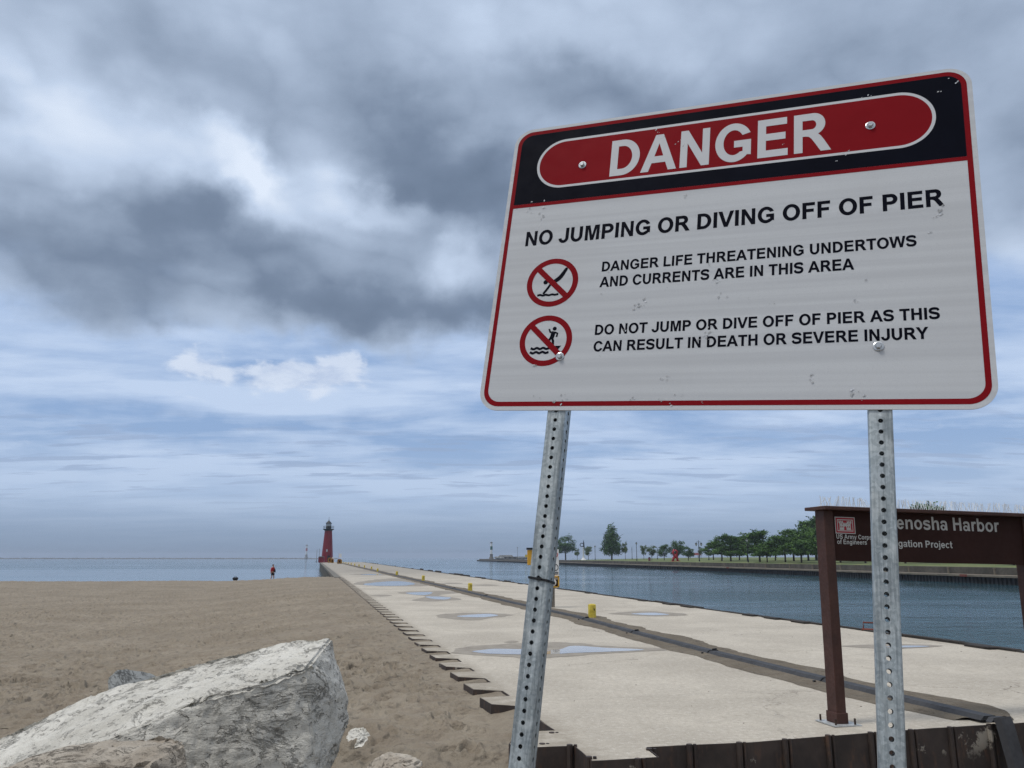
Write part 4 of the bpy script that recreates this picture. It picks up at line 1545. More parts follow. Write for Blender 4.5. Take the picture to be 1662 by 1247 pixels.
# ---------------------------------------------------------------- brown harbour sign
def harbor_sign():
    Y0 = 9.35
    tl = at(1352, 830.5, Y0)
    ang = R(13)
    tr = None
    for i in range(400):
        Yt = Y0 + i * 0.01
        q = at(1649, 841, Yt)
        if (q.y - tl.y) >= (q.x - tl.x) * math.tan(ang):
            tr = q
            break
    blp, brp = at(1357, 910, Y0), at(1654, 917, tr.y)
    u = (tr - tl)
    drop = ((tr.z - tl.z) + (brp.z - blp.z)) / 2
    u.z = drop
    Wd = u.length
    u.normalize()
    Hp = ((tl.z - blp.z) + (tr.z - brp.z)) / 2
    base = at(1370, 1172, Y0)
    nrm = Vector((u.y, -u.x, 0)).normalized()        # faces the camera
    vv = nrm.cross(u).normalized()
    root = empty("harbor_sign", label="brown painted harbour project sign on two posts topped with bird spikes", cat="sign")
    o = Vector((tl.x, tl.y, 0.0))
    root.matrix_world = Matrix(((u.x, vv.x, nrm.x, o.x), (u.y, vv.y, nrm.y, o.y), (u.z, vv.z, nrm.z, o.z), (0, 0, 0, 1)))
    top = tl.z
    # local x along the board, y up, z towards the viewer
    mb = MB()
    mb.add([(x, y, z) for x in (-0.073, Wd + 0.010) for y in (top - Hp, top + 0.01) for z in (-0.10, 0.0)], [(0, 1, 3, 2), (4, 6, 7, 5), (0, 4, 5, 1), (2, 3, 7, 6), (0, 2, 6, 4), (1, 5, 7, 3)])
    pan = mb.build("board", M["brown_panel"], root, fix=True)

    def box3(mb, x0, x1, y0, y1, z0, z1):
        mb.add([(x, y, z) for x in (x0, x1) for y in (y0, y1) for z in (z0, z1)], [(0, 1, 3, 2), (4, 6, 7, 5), (0, 4, 5, 1), (2, 3, 7, 6), (0, 2, 6, 4), (1, 5, 7, 3)])
    pw = 0.118
    for x0 in (-0.075 - pw, Wd + 0.012):
        mb = MB()
        # posts are upright although the board sags a little
        box3(mb, x0, x0 + pw, 0.012, top + 0.012, -0.14, 0.035)
        po = bevel(mb.build("post", M["brown_paint"], root, fix=True), 0.006, 2)
        mb = MB()
        box3(mb, x0 - 0.012, x0 + pw + 0.012, 0.012, 0.125, -0.152, 0.047)
        bevel(mb.build("boot", M["brown_paint"], po, fix=True), 0.004, 1)
        mb = MB()
        box3(mb, x0 - 0.10, x0 + pw + 0.12, 0.0, 0.012, -0.23, 0.13)
        mb.build("base_plate", M["base_plate_steel"], po, fix=True)
        for sx in (-0.06, pw + 0.06):
            for sz in (-0.19, 0.09):
                mb = MB()
                mb.add([(x0 + sx + 0.012 * cos(pi * i / 3), y, sz + 0.012 * sin(pi * i / 3)) for y in (0.012, 0.075) for i in range(6)],
                       [(i, (i + 1) % 6, 6 + (i + 1) % 6, 6 + i) for i in range(6)] + [(6, 7, 8, 9, 10, 11)])
                mb.build("anchor_bolt", M["dark_brown"], po, fix=True)
    mb = MB()
    box3(mb, -0.25, Wd + 0.30, top + 0.013, top + 0.052, -0.26, 0.15)
    cap = bevel(mb.build("cap_board", M["brown_paint"], root, fix=True), 0.005, 1)
    mb = MB()
    rr = random.Random(2)
    x = -0.2
    while x < Wd + 0.28:
        box3(mb, x - 0.006, x + 0.006, top + 0.053, top + 0.062, -0.06, 0.02)
        for q in range(3):
            dx, dz = rr.uniform(-0.035, 0.045), rr.uniform(-0.08, 0.06)
            mb.tube([(x + q * 0.012, top + 0.058, -0.02), (x + q * 0.012 + dx, top + 0.058 + rr.uniform(0.10, 0.125), -0.02 + dz)], 0.0034, 3, caps=False)
        x += 0.05
    mb.build("bird_spikes", M["spike_wire"], root)
    # lettering (local z a little proud of the board)
    sx = Wd / (1649 - 1352.0)

    inv = root.matrix_world.inverted()

    def P2(px, py):
        """board coordinates of the point surveyed at a photo pixel"""
        a_ = inv @ Vector((0, 0, EYE))
        r_ = inv.to_3x3() @ ray(px, py)
        q_ = a_ + r_ * (-a_.z / r_.z)
        return q_.x, q_.y
    L = M["brown_sign_letters"]
    x1, y1 = P2(1622, 863.8)
    xs, ys = P2(1439, 859)
    text_mesh("Kenosha Harbor", xs, y1, 0.155, x1 - xs, 0.003, "lettering", L, root)
    x1, y1 = P2(1546, 890.0)
    xs, ys = P2(1430, 888)
    text_mesh("Navigation Project", xs, y1 , 0.080, x1 - xs, 0.003, "lettering", L, root)
    x1, y1 = P2(1415, 877.2)
    xs, ys = P2(1357.5, 874.5)
    text_mesh("US Army Corps", xs, ys, 0.052, x1 - xs, 0.003, "lettering", L, root)
    x1, y1 = P2(1407, 885.2)
    xs, ys = P2(1358.8, 883.0)
    text_mesh("of Engineers", xs, ys, 0.052, x1 - xs, 0.003, "lettering", L, root)
    # red emblem with white castle
    ex, ey = P2(1356.0, 866.0)
    fx, fy = P2(1386.5, 840.0)
    w, h = fx - ex, fy - ey
    mb = MB()
    mb.poly(rect(ex, ey, fx, fy), [], 0.003)
    em = mb.build("emblem", M["emblem_red"], root)
    mb = MB()
    t = w * 0.035
    mb.poly(rect(ex, ey, fx, fy), [rect(ex + t, ey + t, fx - t, fy - t)[::-1]], 0.0040)
    i0 = w * 0.105
    mb.poly(rect(ex + i0, ey + i0, fx - i0, fy - i0), [rect(ex + i0 + t, ey + i0 + t, fx - i0 - t, fy - i0 - t)[::-1]], 0.0040)

    def E_(q):
        return (ex + w * q[0], ey + h * q[1])
    cast = [(0.20, 0.22), (0.44, 0.22), (0.44, 0.40), (0.50, 0.46), (0.56, 0.40), (0.56, 0.22), (0.80, 0.22), (0.78, 0.30), (0.78, 0.60), (0.82, 0.64), (0.82, 0.78), (0.765, 0.78), (0.765, 0.72), (0.725, 0.72), (0.725, 0.78), (0.675, 0.78), (0.675, 0.72),
            (0.635, 0.72), (0.635, 0.78), (0.60, 0.78), (0.60, 0.64), (0.64, 0.60), (0.64, 0.54), (0.60, 0.54), (0.60, 0.66), (0.555, 0.66), (0.555, 0.61), (0.52, 0.61), (0.52, 0.66), (0.48, 0.66), (0.48, 0.61), (0.445, 0.61), (0.445, 0.66), (0.40, 0.66), (0.40, 0.54),
            (0.36, 0.54), (0.36, 0.60), (0.40, 0.64), (0.40, 0.78), (0.365, 0.78), (0.365, 0.72), (0.325, 0.72), (0.325, 0.78), (0.275, 0.78), (0.275, 0.72), (0.235, 0.72), (0.235, 0.78), (0.18, 0.78), (0.18, 0.64), (0.22, 0.60), (0.22, 0.30)]
    wins = [rect(0.265, 0.36, 0.305, 0.46)[::-1], rect(0.36, 0.36, 0.395, 0.46)[::-1], rect(0.605, 0.36, 0.64, 0.46)[::-1], rect(0.695, 0.36, 0.735, 0.46)[::-1], rect(0.28, 0.60, 0.31, 0.68)[::-1], rect(0.69, 0.60, 0.72, 0.68)[::-1]]
    mb.poly([E_(q) for q in cast], [[E_(q) for q in h_] for h_ in wins], 0.0040)
    mb.build("castle", L, em)


harbor_sign()

# ---------------------------------------------------------------- rocks
def rock(name, pts, material, label, sub=5, amp=0.05, fine=0.012, layer=0.0, seed=0.0, group=None, bev=0.04):
    bm = bmesh.new()
    for q in pts:
        bm.verts.new(q)
    res = bmesh.ops.convex_hull(bm, input=bm.verts)
    junk = [e for e in res['geom_interior'] if isinstance(e, bmesh.types.BMVert)]
    if junk:
        bmesh.ops.delete(bm, geom=junk, context='VERTS')
    bmesh.ops.bevel(bm, geom=list(bm.edges), offset=bev, segments=2, affect='EDGES', clamp_overlap=True)
    bmesh.ops.triangulate(bm, faces=bm.faces)
    L = max((v.co - w.co).length for v in bm.verts for w in list(bm.verts)[:1])
    target = L / (2 ** sub) * 1.6
    for _ in range(9):
        long_e = [e for e in bm.edges if e.calc_length() > target]
        if not long_e:
            break
        bmesh.ops.subdivide_edges(bm, edges=long_e, cuts=1, use_grid_fill=False)
        bmesh.ops.triangulate(bm, faces=[f for f in bm.faces if len(f.verts) > 3])
    bmesh.ops.recalc_face_normals(bm, faces=bm.faces)
    bm.normal_update()
    s = Vector((seed, seed * 1.3, -seed))
    new = []
    for v in bm.verts:
        c_ = v.co + s
        d = amp * (fbm(c_.x * 1.7, c_.y * 1.7, c_.z * 1.7, 4) * 1.6)
        d += fine * fbm(c_.x * 9, c_.y * 9, c_.z * 9, 4) * 2.2 - fine * 1.2 * max(0.0, noise.noise(c_ * 22.0))
        # chipped ledges
        st = fbm(c_.x * 2.2, c_.y * 2.2, c_.z * 5.0, 3)
        d += layer * (math.floor(st * 7) / 7.0)
        new.append(v.co + v.normal * d)
    for v, q in zip(bm.verts, new):
        v.co = q
    me = bpy.data.meshes.new(name)
    bm.to_mesh(me)
    bm.free()
    me.materials.append(material)
    me.polygons.foreach_set('use_smooth', [True] * len(me.polygons))
    me.set_sharp_from_angle(angle=R(38))
    o = bpy.data.objects.new(name, me)
    col.objects.link(o)
    tag(o, label, "rock", group)
    return o


D1, D2 = 4.05, 5.1
big = [at(-260, 1360, D2), at(-30, 1212, D2), at(150, 1128, D2), at(330, 1074, D2), at(470, 1040, D2 - 0.1), at(538, 1036, D2 - 0.15),
       at(502, 1078, 4.30), at(420, 1112, 4.10), at(330, 1133, 4.02), at(240, 1180, 4.0), at(60, 1248, 4.0), at(-260, 1420, 4.0),
       at(562, 1130, 4.75), at(570, 1168, 4.72), at(548, 1222, 4.55), at(508, 1262, 4.18),
       at(430, 1330, 4.02), at(300, 1330, 3.92), at(500, 1330, 4.35), at(-100, 1500, 4.3), at(-260, 1500, 5.0), at(450, 1330, 5.2), at(200, 1450, 4.6)]
rock("boulder", big, M["limestone"], "largest boulder, pale grey limestone slab tilted up to the right beside the beach", sub=8, amp=0.024, fine=0.011, layer=0.004, seed=1.0, group="rocks at the edge of the beach", bev=0.03)
rock("boulder", [at(-60, 1262, 3.5), at(60, 1236, 3.6), at(180, 1206, 3.65), at(275, 1188, 3.65), at(305, 1200, 3.55), at(312, 1262, 3.45), at(230, 1240, 3.3), at(100, 1300, 3.3), at(-60, 1420, 3.4), at(310, 1430, 3.4), at(200, 1430, 3.9), at(-40, 1430, 3.9)],
     M["tan_limestone"], "rounded tan boulder at the bottom corner in front of the big pale slab", sub=6, amp=0.05, fine=0.012, layer=0.01, seed=4.0, group="rocks at the edge of the beach", bev=0.05)
rock("boulder", [at(174, 1100, 7.0), at(190, 1086, 7.1), at(205, 1087, 7.1), at(214, 1091, 7.2), at(246, 1092, 7.2), at(262, 1104, 7.2), at(178, 1122, 6.9), at(250, 1130, 6.9), at(180, 1190, 7.0), at(260, 1190, 7.0), at(190, 1190, 7.5), at(250, 1190, 7.5)],
     M["grey_stone"], "small dark grey stone showing behind the big pale slab", sub=5, amp=0.02, fine=0.006, seed=7.0, group="rocks at the edge of the beach", bev=0.02)


def on_sand(px, py):
    r_ = ray(px, py)
    t = 3.0
    while t < 200:
        q = Vector((0, 0, EYE)) + r_ * t
        if q.z <= sand_h(q.x, q.y):
            return q
        t += 0.02
    return q


b0 = on_sand(584, 1198)
rock("boulder", [at(562, 1200, b0.y), at(560, 1180, b0.y + .1), at(572, 1168, b0.y + .2), at(595, 1166, b0.y + .2), at(604, 1188, b0.y), at(590, 1202, b0.y - .25), at(566, 1210, b0.y - .15), at(600, 1215, b0.y), at(580, 1200, b0.y + .5)],
     M["limestone"], "small white stone on the sand right of the big boulder", sub=5, amp=0.03, fine=0.010, seed=9.0, group="rocks at the edge of the beach", bev=0.03).location.z -= 0.07
b0 = on_sand(640, 1240)
rock("boulder", [at(592, 1244, b0.y), at(612, 1214, b0.y + .15), at(632, 1208, b0.y + .2), at(650, 1220, b0.y + .1), at(676, 1215, b0.y + .1), at(686, 1224, b0.y), at(660, 1238, b0.y - .25), at(560, 1262, b0.y - .2), at(690, 1262, b0.y), at(640, 1270, b0.y + .4)],
     M["tan_limestone"], "rough grey-brown rock half buried in the sand near the left sign post", sub=5, amp=0.05, fine=0.016, layer=0.02, seed=12.0, group="rocks at the edge of the beach", bev=0.03).location.z -= 0.06

# ---------------------------------------------------------------- life ring station on the pier (behind the left steel post)
def ring_mesh(mb, c_, r, t, n=20, m_=8, axis='y', mi=0):
    V, F = [], []
    for i in range(n):
        a = 2 * pi * i / n
        for j in range(m_):
            w = 2 * pi * j / m_
            rr = r + t * cos(w)
            V.append((c_[0] + rr * cos(a), c_[1] + t * sin(w), c_[2] + rr * sin(a)))
    for i in range(n):
        for j in range(m_):
            F.append((i * m_ + j, ((i + 1) % n) * m_ + j, ((i + 1) % n) * m_ + (j + 1) % m_, i * m_ + (j + 1) % m_))
    mb.add(V, F, mi)


st = empty("life_ring_station", (1.50, 30.3, 0), label="yellow life ring station on a grey timber post, half hidden behind the left steel post", cat="life ring station")
mb = MB()
mb.box(0, 0, 1.05, 0.16, 0.16, 2.10)
mb.build("timber_post", M["weathered_wood"], st)
mb = MB()
mb.box(-0.50, -0.02, 1.80, 0.86, 0.14, 0.56)
bevel(mb.build("yellow_board", M["orange_yellow_paint"], st), 0.02)
mb = MB()
mb.box(-0.50, -0.02, 2.12, 0.92, 0.22, 0.07)
mb.build("black_cap", M["black_iron"], st)
mb = MB()
mb.box(0.075, -0.095, 1.55, 0.34, 0.012, 1.10)
wb = mb.build("white_board", M["white_paint"], st)
mb = MB()
ring_mesh(mb, (0.10, -0.105, 1.44), 0.115, 0.012, 24, 6)
mb.box(0.10, -0.105, 1.44, 0.02, 0.01, 0.22)
for zq in (1.30 - 0.05, 1.20):
    mb.box(0.09, -0.105, zq, 0.26, 0.01, 0.028)
mb.build("prohibition_symbol", M["black_iron"], wb)
mb = MB()
ring_mesh(mb, (0.10, -0.105, 1.90), 0.10, 0.014, 24, 6)
mb.build("red_symbol", M["band_red"], wb)
mb = MB()
for (x, z, sx, sz) in ((-0.12, 0.92, 0.05, 0.40), (0.225, 0.92, 0.05, 0.40), (0.052, 1.105, 0.396, 0.04), (0.052, 0.735, 0.396, 0.04)):
    mb.box(x, -0.14, z, sx, 0.12, sz)
bx = mb.build("ring_box", M["orange_yellow_paint"], st)
mb = MB()
mb.box(0.052, -0.09, 0.92, 0.30, 0.012, 0.33)
mb.build("box_back", M["dark_brown"], bx)
mb = MB()
ring_mesh(mb, (0.0, -0.16, 0.90), 0.11, 0.035, 22, 8)
lr = mb.build("life_ring", M["white_paint"], bx, smooth=True)

# ladder hoop on the channel edge
q = gp(1402, 1024)
ld = empty("ladder_rail", (q.x, q.y, 0), label="low rusty red ladder rail standing on the channel edge of the pier", cat="ladder rail")
mb = MB()
mb.tube([(0, 0, 0), (0, 0, 0.20), (0.55, -0.30, 0.20), (0.55, -0.30, 0.0)], 0.02, 8)
mb.build("hoop", M["water_rust"], ld)
mb = MB()
mb.tube([(-0.05, 0, 0.03), (0.60, -0.32, 0.03)], 0.03, 8)
mb.build("foot_rail", M["water_rust"], ld)

# ---------------------------------------------------------------- red lighthouse at the pier end
LY = 300.0
lx = at(531, 905, LY).x
lh = empty("lighthouse", (lx, LY, 0.0), label="tall red conical lighthouse with black gallery at the end of the pier", cat="lighthouse")
mb = MB()
mb.lathe([(2.35, 0.0), (2.35, 0.5), (2.15, 0.6), (1.62, 8.0), (1.30, 12.0), (1.26, 12.1)], 28)
mb.build("tower", M["lighthouse_red"], lh, smooth=False)
mb = MB()
mb.lathe([(1.22, 11.2), (1.4, 11.6), (2.02, 12.0), (2.02, 12.2), (1.15, 12.2)], 24)
gal = mb.build("gallery", M["black_iron"], lh)
mb = MB()
for i in range(14):
    a = 2 * pi * i / 14
    mb.tube([(1.95 * cos(a), 1.95 * sin(a), 12.2), (1.95 * cos(a), 1.95 * sin(a), 13.2)], 0.04, 5)
for z in (12.7, 13.2):
    mb.tube([(1.95 * cos(2 * pi * i / 28), 1.95 * sin(2 * pi * i / 28), z) for i in range(29)], 0.04, 5)
mb.build("railing", M["black_iron"], gal)
mb = MB()
mb.lathe([(1.02, 12.2), (1.02, 13.15)], 10)
mb.build("lantern_base", M["black_iron"], lh)
mb = MB()
mb.lathe([(0.92, 13.15), (0.92, 14.15)], 10)
lg = mb.build("lantern_glass", M["lantern_glass"], lh)
mb = MB()
for i in range(10):
    a = 2 * pi * i / 10
    mb.tube([(0.94 * cos(a), 0.94 * sin(a), 13.15), (0.94 * cos(a), 0.94 * sin(a), 14.15)], 0.045, 5)
mb.build("glazing_bars", M["black_iron"], lg)
mb = MB()
mb.lathe([(1.18, 14.15), (1.12, 14.3), (0.5, 14.95), (0.14, 15.25), (0.16, 15.5), (0.05, 15.7), (0.04, 16.6)], 16)
mb.build("lantern_roof", M["black_iron"], lh)
mb = MB()
mb.box(0.25, -1.95, 4.3, 0.45, 0.5, 0.8)
mb.build("window", M["lantern_glass"], lh)
mb = MB()
mb.box(1.0, -1.75, 1.45, 0.95, 0.9, 2.1)
mb.build("door", M["black_iron"], lh)
# two thin masts beside it
for i, (px, top) in enumerate(((514, 894), (518, 892))):
    p0 = at(px, 905, 296)
    m_ = empty("mast", (p0.x, 296, 0), label="thin grey mast at the pier end, %s of the two beside the lighthouse" % ("outer" if i == 0 else "inner"), cat="mast", group="masts beside the lighthouse")
    mb = MB()
    mb.tube([(0, 0, 0), (0, 0, 4.6 + 0.4 * i)], [0.09, 0.06], 6)
    mb.build("pole", M["bridge_grey"], m_)
    mb = MB()
    mb.box(0, 0, 0.15, 0.4, 0.4, 0.3)
    mb.build("footing", M["old_concrete"], m_)
# red housing at the foot of the tower
p0 = at(522, 905, 292)
hs = empty("equipment_hut", (p0.x, 292, 0), label="low dark red equipment hut at the foot of the lighthouse", cat="hut")
mb = MB()
mb.box(0, 0, 0.95, 1.9, 1.6, 1.9)
mb.build("wall", M["lighthouse_red"], hs)
mb = MB()
mb.box(0, 0, 2.05, 2.1, 1.8, 0.3, 0, 0, 0.6)
mb.build("roof", M["black_iron"], hs)


def yellow_station(px, Y, w, h, sign, lab):
    p0 = at(px, 905, Y)
    r_ = empty("rescue_station", (p0.x, Y, 0), label=lab, cat="rescue station", group="yellow rescue stations near the lighthouse")
    mb = MB()
    outer = [(-w / 2, 0), (w / 2, 0), (w / 2, h * 0.75), (w * 0.3, h), (-w * 0.3, h), (-w / 2, h * 0.75)]
    hole = [(q[0], q[1]) for q in ([(-w * 0.18, h * 0.28), (w * 0.18, h * 0.28)] + arc(0, h * 0.55, w * 0.18, h * 0.2, 0, 180, 8))]
    b2 = MB()
    b2.prism(outer, -0.25, 0.25, 0, [hole[::-1]])
    b2.v = [(q[0], q[2], q[1]) for q in b2.v]
    b2.build("frame", M["orange_yellow_paint"], r_, fix=True)
    mb.box(0, 0.05, h * 0.5, w * 0.34, 0.1, h * 0.46)
    mb.build("back_panel", M["dark_brown"], r_)
    if sign:
        mb = MB()
        mb.tube([(-w * 0.25, 0.3, 0), (-w * 0.25, 0.3, h + sign)], 0.05, 6)
        po = mb.build("sign_post", M["band_red"], r_)
        mb = MB()
        mb.box(0.05 * w, 0.26, h + sign * 0.6, w * 0.6, 0.05, sign * 0.7)
        mb.build("sign_plate", M["white_paint"], po)


yellow_station(535.5, 280, 1.3, 1.75, 0.0, "yellow rescue station in front of the lighthouse tower")
yellow_station(540, 272, 0.8, 1.3, 0.6, "narrow yellow rescue station at the right foot of the lighthouse")
yellow_station(551.5, 236, 1.25, 1.35, 1.6, "yellow rescue station with tall red sign post standing clear right of the lighthouse")

# ---------------------------------------------------------------- far breakwater and beacons
BY = 2100
mb = MB()
rb = random.Random(4)
x0, x1 = -1700, at(512, 905, BY).x + 60
n_ = 260
for i in range(n_):
    x = x0 + (x1 - x0) * i / n_
    mb.box(x, BY + rb.uniform(-2, 2), -1.6 + rb.uniform(-0.3, 0.5), (x1 - x0) / n_ * 1.5, 8, 3.6 + rb.uniform(-0.6, 0.9), rb.uniform(-0.3, 0.3), 0, 0.6)
bw = mb.build("breakwater", M["rubble"])
tag(bw, "faint long stone breakwater low on the hazy lake horizon", "breakwater")


def beacon(px, Y, top_py, z0, band, label, base_m, scale=1.0):
    p0 = at(px, 905, Y)
    zt = at(px, top_py, Y).z
    H = zt - z0
    r_ = empty("beacon_tower", (p0.x, Y, z0), label=label, cat="beacon tower")
    hb = H * 0.27
    rr = H * 0.068
    mb = MB()
    mb.lathe([(rr * 2.1, -0.5), (rr * 1.9, hb * 0.3), (rr * 1.35, hb * 0.45), (rr * 1.3, hb), (rr * 1.65, hb + 0.02), (rr * 1.65, hb + 0.25)], 12)
    mb.build("base", base_m, r_)
    mb = MB()
    mb.lathe([(rr, hb + 0.25), (rr, H * 0.53)], 16)
    mb.build("column", M["white_paint"], r_)
    mb = MB()
    mb.lathe([(rr * 0.98, H * 0.735), (rr * 0.95, H * 0.91)], 16)
    mb.build("column", M["white_paint"], r_)
    mb = MB()
    mb.lathe([(rr * 1.03, H * 0.53), (rr * 1.03, H * 0.735)], 16)
    mb.build("colour_band", band, r_)
    mb = MB()
    mb.lathe([(rr * 0.75, H * 0.91), (rr * 1.15, H * 0.93), (rr * 1.1, H * 0.96), (rr * 0.3, H)], 12)
    mb.build("lantern", M["bridge_grey"], r_)


beacon(497, BY, 884, -0.6, M["band_red"], "distant white beacon tower with red band fading into the haze", M["rubble"])

# ---------------------------------------------------------------- south side of the channel
SH = [(200, -560), (150, -200), (107, 0), (84.5, 40), (79, 80), (73.8, 118), (67.1, 177), (59.6, 235), (50.7, 292), (34.5, 415), (11.5, 567), (-13, 730), (-38.9, 898)]


def shore_x(Y):
    for (xa, ya), (xb, yb) in zip(SH[:-1], SH[1:]):
        if ya <= Y <= yb:
            return xa + (xb - xa) * (Y - ya) / (yb - ya)
    return SH[-1][0]


def behind_shore(px, off):
    k = ray(px, 905)
    best = None
    Y = 60.0
    while Y < 895:
        if k.x / k.y * Y >= shore_x(Y) + off:
            return Y
        Y += 1.0
    return 890.0


def lawn_z(x, Y):
    d = x - shore_x(Y)
    return 0.42 + 1.45 * min(1.0, max(0.0, (d - 8) / 75.0)) ** 0.9 + 0.12 * fbm(x * 0.05, Y * 0.05, 0, 2)


ys_ = [-560, -200, -50, 0, 30, 60, 90, 120, 150, 180, 210, 240, 270, 300, 340, 380, 420, 460, 520, 567, 620, 680, 730, 800, 850, 898]


def strip(name, prof, y_from, y_to, material, smooth=False, zfun=None):
    mb = MB()
    Ys = [q for q in ys_ if y_from <= q <= y_to]
    for Y in Ys:
        for (dx, z) in prof:
            x = shore_x(Y) + dx
            mb.v.append((x, Y, zfun(x, Y) if (zfun and z is None) else z))
    n = len(prof)
    for j in range(len(Ys) - 1):
        for i in range(n - 1):
            o = j * n + i
            mb.f.append((o, o + 1, o + n + 1, o + n))
            mb.mi.append(0)
    # end cap
    o = (len(Ys) - 1) * n
    mb.f.append(tuple(o + i for i in range(n)))
    mb.mi.append(0)
    return mb.build(name, material, smooth=smooth)


# steel dock face with its piles
mb = MB()
Y = 60.0
while Y < 897:
    L = 0.9 if Y < 260 else 2.4
    xa, xb = shore_x(Y), shore_x(Y + L / 2)
    mb.quad((xa, Y, -3.2), (xb, Y + L / 2, -3.2), (xb, Y + L / 2, -0.98), (xa, Y, -0.98))
    xc = shore_x(Y + L)
    mb.quad((xb + .25, Y + L / 2, -3.2), (xc + .25, Y + L, -3.2), (xc + .25, Y + L, -0.98), (xb + .25, Y + L / 2, -0.98))
    mb.quad((xb, Y + L / 2, -3.2), (xb + .25, Y + L / 2, -3.2), (xb + .25, Y + L / 2, -0.98), (xb, Y + L / 2, -0.98))
    mb.quad((xc + .25, Y + L, -3.2), (xc, Y + L, -3.2), (xc, Y + L, -0.98), (xc + .25, Y + L, -0.98))
    Y += L
Yl = 898
mb.quad((shore_x(Yl), Yl, -3.2), (shore_x(Yl) + 12, Yl, -3.2), (shore_x(Yl) + 12, Yl, -0.98), (shore_x(Yl), Yl, -0.98))
tag(mb.build("dock_wall", M["dock_steel"]), "dark steel sheet dock wall along the far bank of the channel", "wall")
tag(strip("dock_apron", [(-0.25, -1.15), (-0.25, -0.86), (2.6, -0.83)], 60, 898, M["apron_concrete"]), kind="structure")
rw_ = strip("retaining_wall", [(2.6, -1.6), (2.6, 0.26), (3.05, 0.28), (3.05, -0.5)], 60, 898, M["retaining_concrete"])
tag(rw_, "stained grey concrete retaining wall above the far dock, below the lawn", "wall")
tag(strip("lawn", [(3.05, 0.20), (6, None), (12, None), (20, None), (32, None), (48, None), (66, None), (90, None), (140, None), (260, None)], -560, 460, M["lawn_grass"], True, lawn_z), kind="structure")
tag(strip("pier_top", [(3.05, 0.24), (8, 0.26), (11.8, 0.26), (12, -3.0)], 460, 898, M["old_concrete"]), kind="structure")
# mooring posts along the dock
mp = None
rm = random.Random(6)
for i, px in enumerate((1070, 1122, 1177, 1209, 1243, 1281, 1321, 1366, 1476, 1541, 1616)):
    Y = behind_shore(px, 1.9)
    x = shore_x(Y) + 1.9
    if mp is None:
        mp = empty("mooring_post", (x, Y, -0.84), label="one of the short pale mooring posts on the far dock apron", cat="mooring post", group="mooring posts on the far dock")
        b_ = MB()
        b_.lathe([(0.17, 0), (0.15, 0.85), (0.2, 0.9), (0.18, 1.05)], 10)
        b_.build("shaft", M["apron_concrete"], mp)
    else:
        c_ = copy_tree(mp)
        c_.location = (x, Y, -0.84)
# red and white marker boards on the dock face
for i, px in enumerate((1181, 1562)):
    Y = behind_shore(px, -0.3)
    b_ = MB()
    b_.box(shore_x(Y) - 0.32, Y, -1.0, 0.1, 1.6, 0.36, 0.15)
    tag(b_.build("marker_board", M["water_rust"]), "small rusty red marker board on the far dock edge " + ("left of the brown sign" if i == 0 else "under the brown sign"), "marker board", "marker boards on the far dock")


# ---------------------------------------------------------------- trees
def leaf_cloud(blobs, n, size, seed, flat=0.0):
    """leaf sprays (four small leaves each) spread through the crown's lumps"""
    rd = random.Random(seed)
    mb = MB()
    tot = sum(b[3] * b[3] * b[4] for b in blobs)
    for (cx, cy, cz, r, rz) in blobs:
        for _ in range(int(n * r * r * rz / tot)):
            while True:
                u = Vector((rd.uniform(-1, 1), rd.uniform(-1, 1), rd.uniform(-1, 1)))
                if 0.05 < u.length < 1 and rd.random() < u.length ** 1.2 + 0.12:
                    break
            q = Vector((cx + u.x * r, cy + u.y * r, cz + u.z * rz))
            q += Vector((rd.gauss(0, 1), rd.gauss(0, 1), rd.gauss(0, 0.7))) * size * 0.5
            s = size * rd.uniform(0.5, 1.3)
            nn = Vector((rd.gauss(0, 1), rd.gauss(0, 1), rd.gauss(0, 1) + flat)).normalized()
            t = nn.orthogonal().normalized()
            t = (Matrix.Rotation(rd.uniform(0, 6.3), 3, nn) @ t)
            b_ = nn.cross(t)
            for k in range(2):
                c0 = q + t * s * (k - 0.5) * 0.9 + nn * rd.uniform(-.2, .2) * s
                mb.add([c0 - t * s * 0.55, c0 + b_ * s * 0.30, c0 + t * s * 0.55, c0 - b_ * s * 0.30], [(0, 1, 2, 3)])
    return mb


def trunk_mesh(h, r, limbs, seed, lean=0.0):
    rd = random.Random(seed)
    mb = MB()
    mb.tube([(0, 0, -0.3), (0.02 * h * lean, 0, h * 0.3), (0.05 * h * lean, 0.02 * h, h * 0.62), (0.05 * h * lean, 0.03 * h, h * 0.85)], [r * 1.25, r, r * 0.65, r * 0.2], 8)
    for i in range(limbs):
        a = 2 * pi * i / limbs + rd.uniform(-.4, .4)
        z0 = h * rd.uniform(0.25, 0.55)
        l = h * rd.uniform(0.25, 0.42)
        p0 = Vector((0.03 * h * lean, 0.01 * h, z0))
        p1 = p0 + Vector((cos(a) * l * 0.5, sin(a) * l * 0.5, l * 0.5))
        p2 = p0 + Vector((cos(a) * l, sin(a) * l, l * 0.8))
        mb.tube([p0, p1, p2], [r * 0.5, r * 0.32, r * 0.1], 6)
    return mb


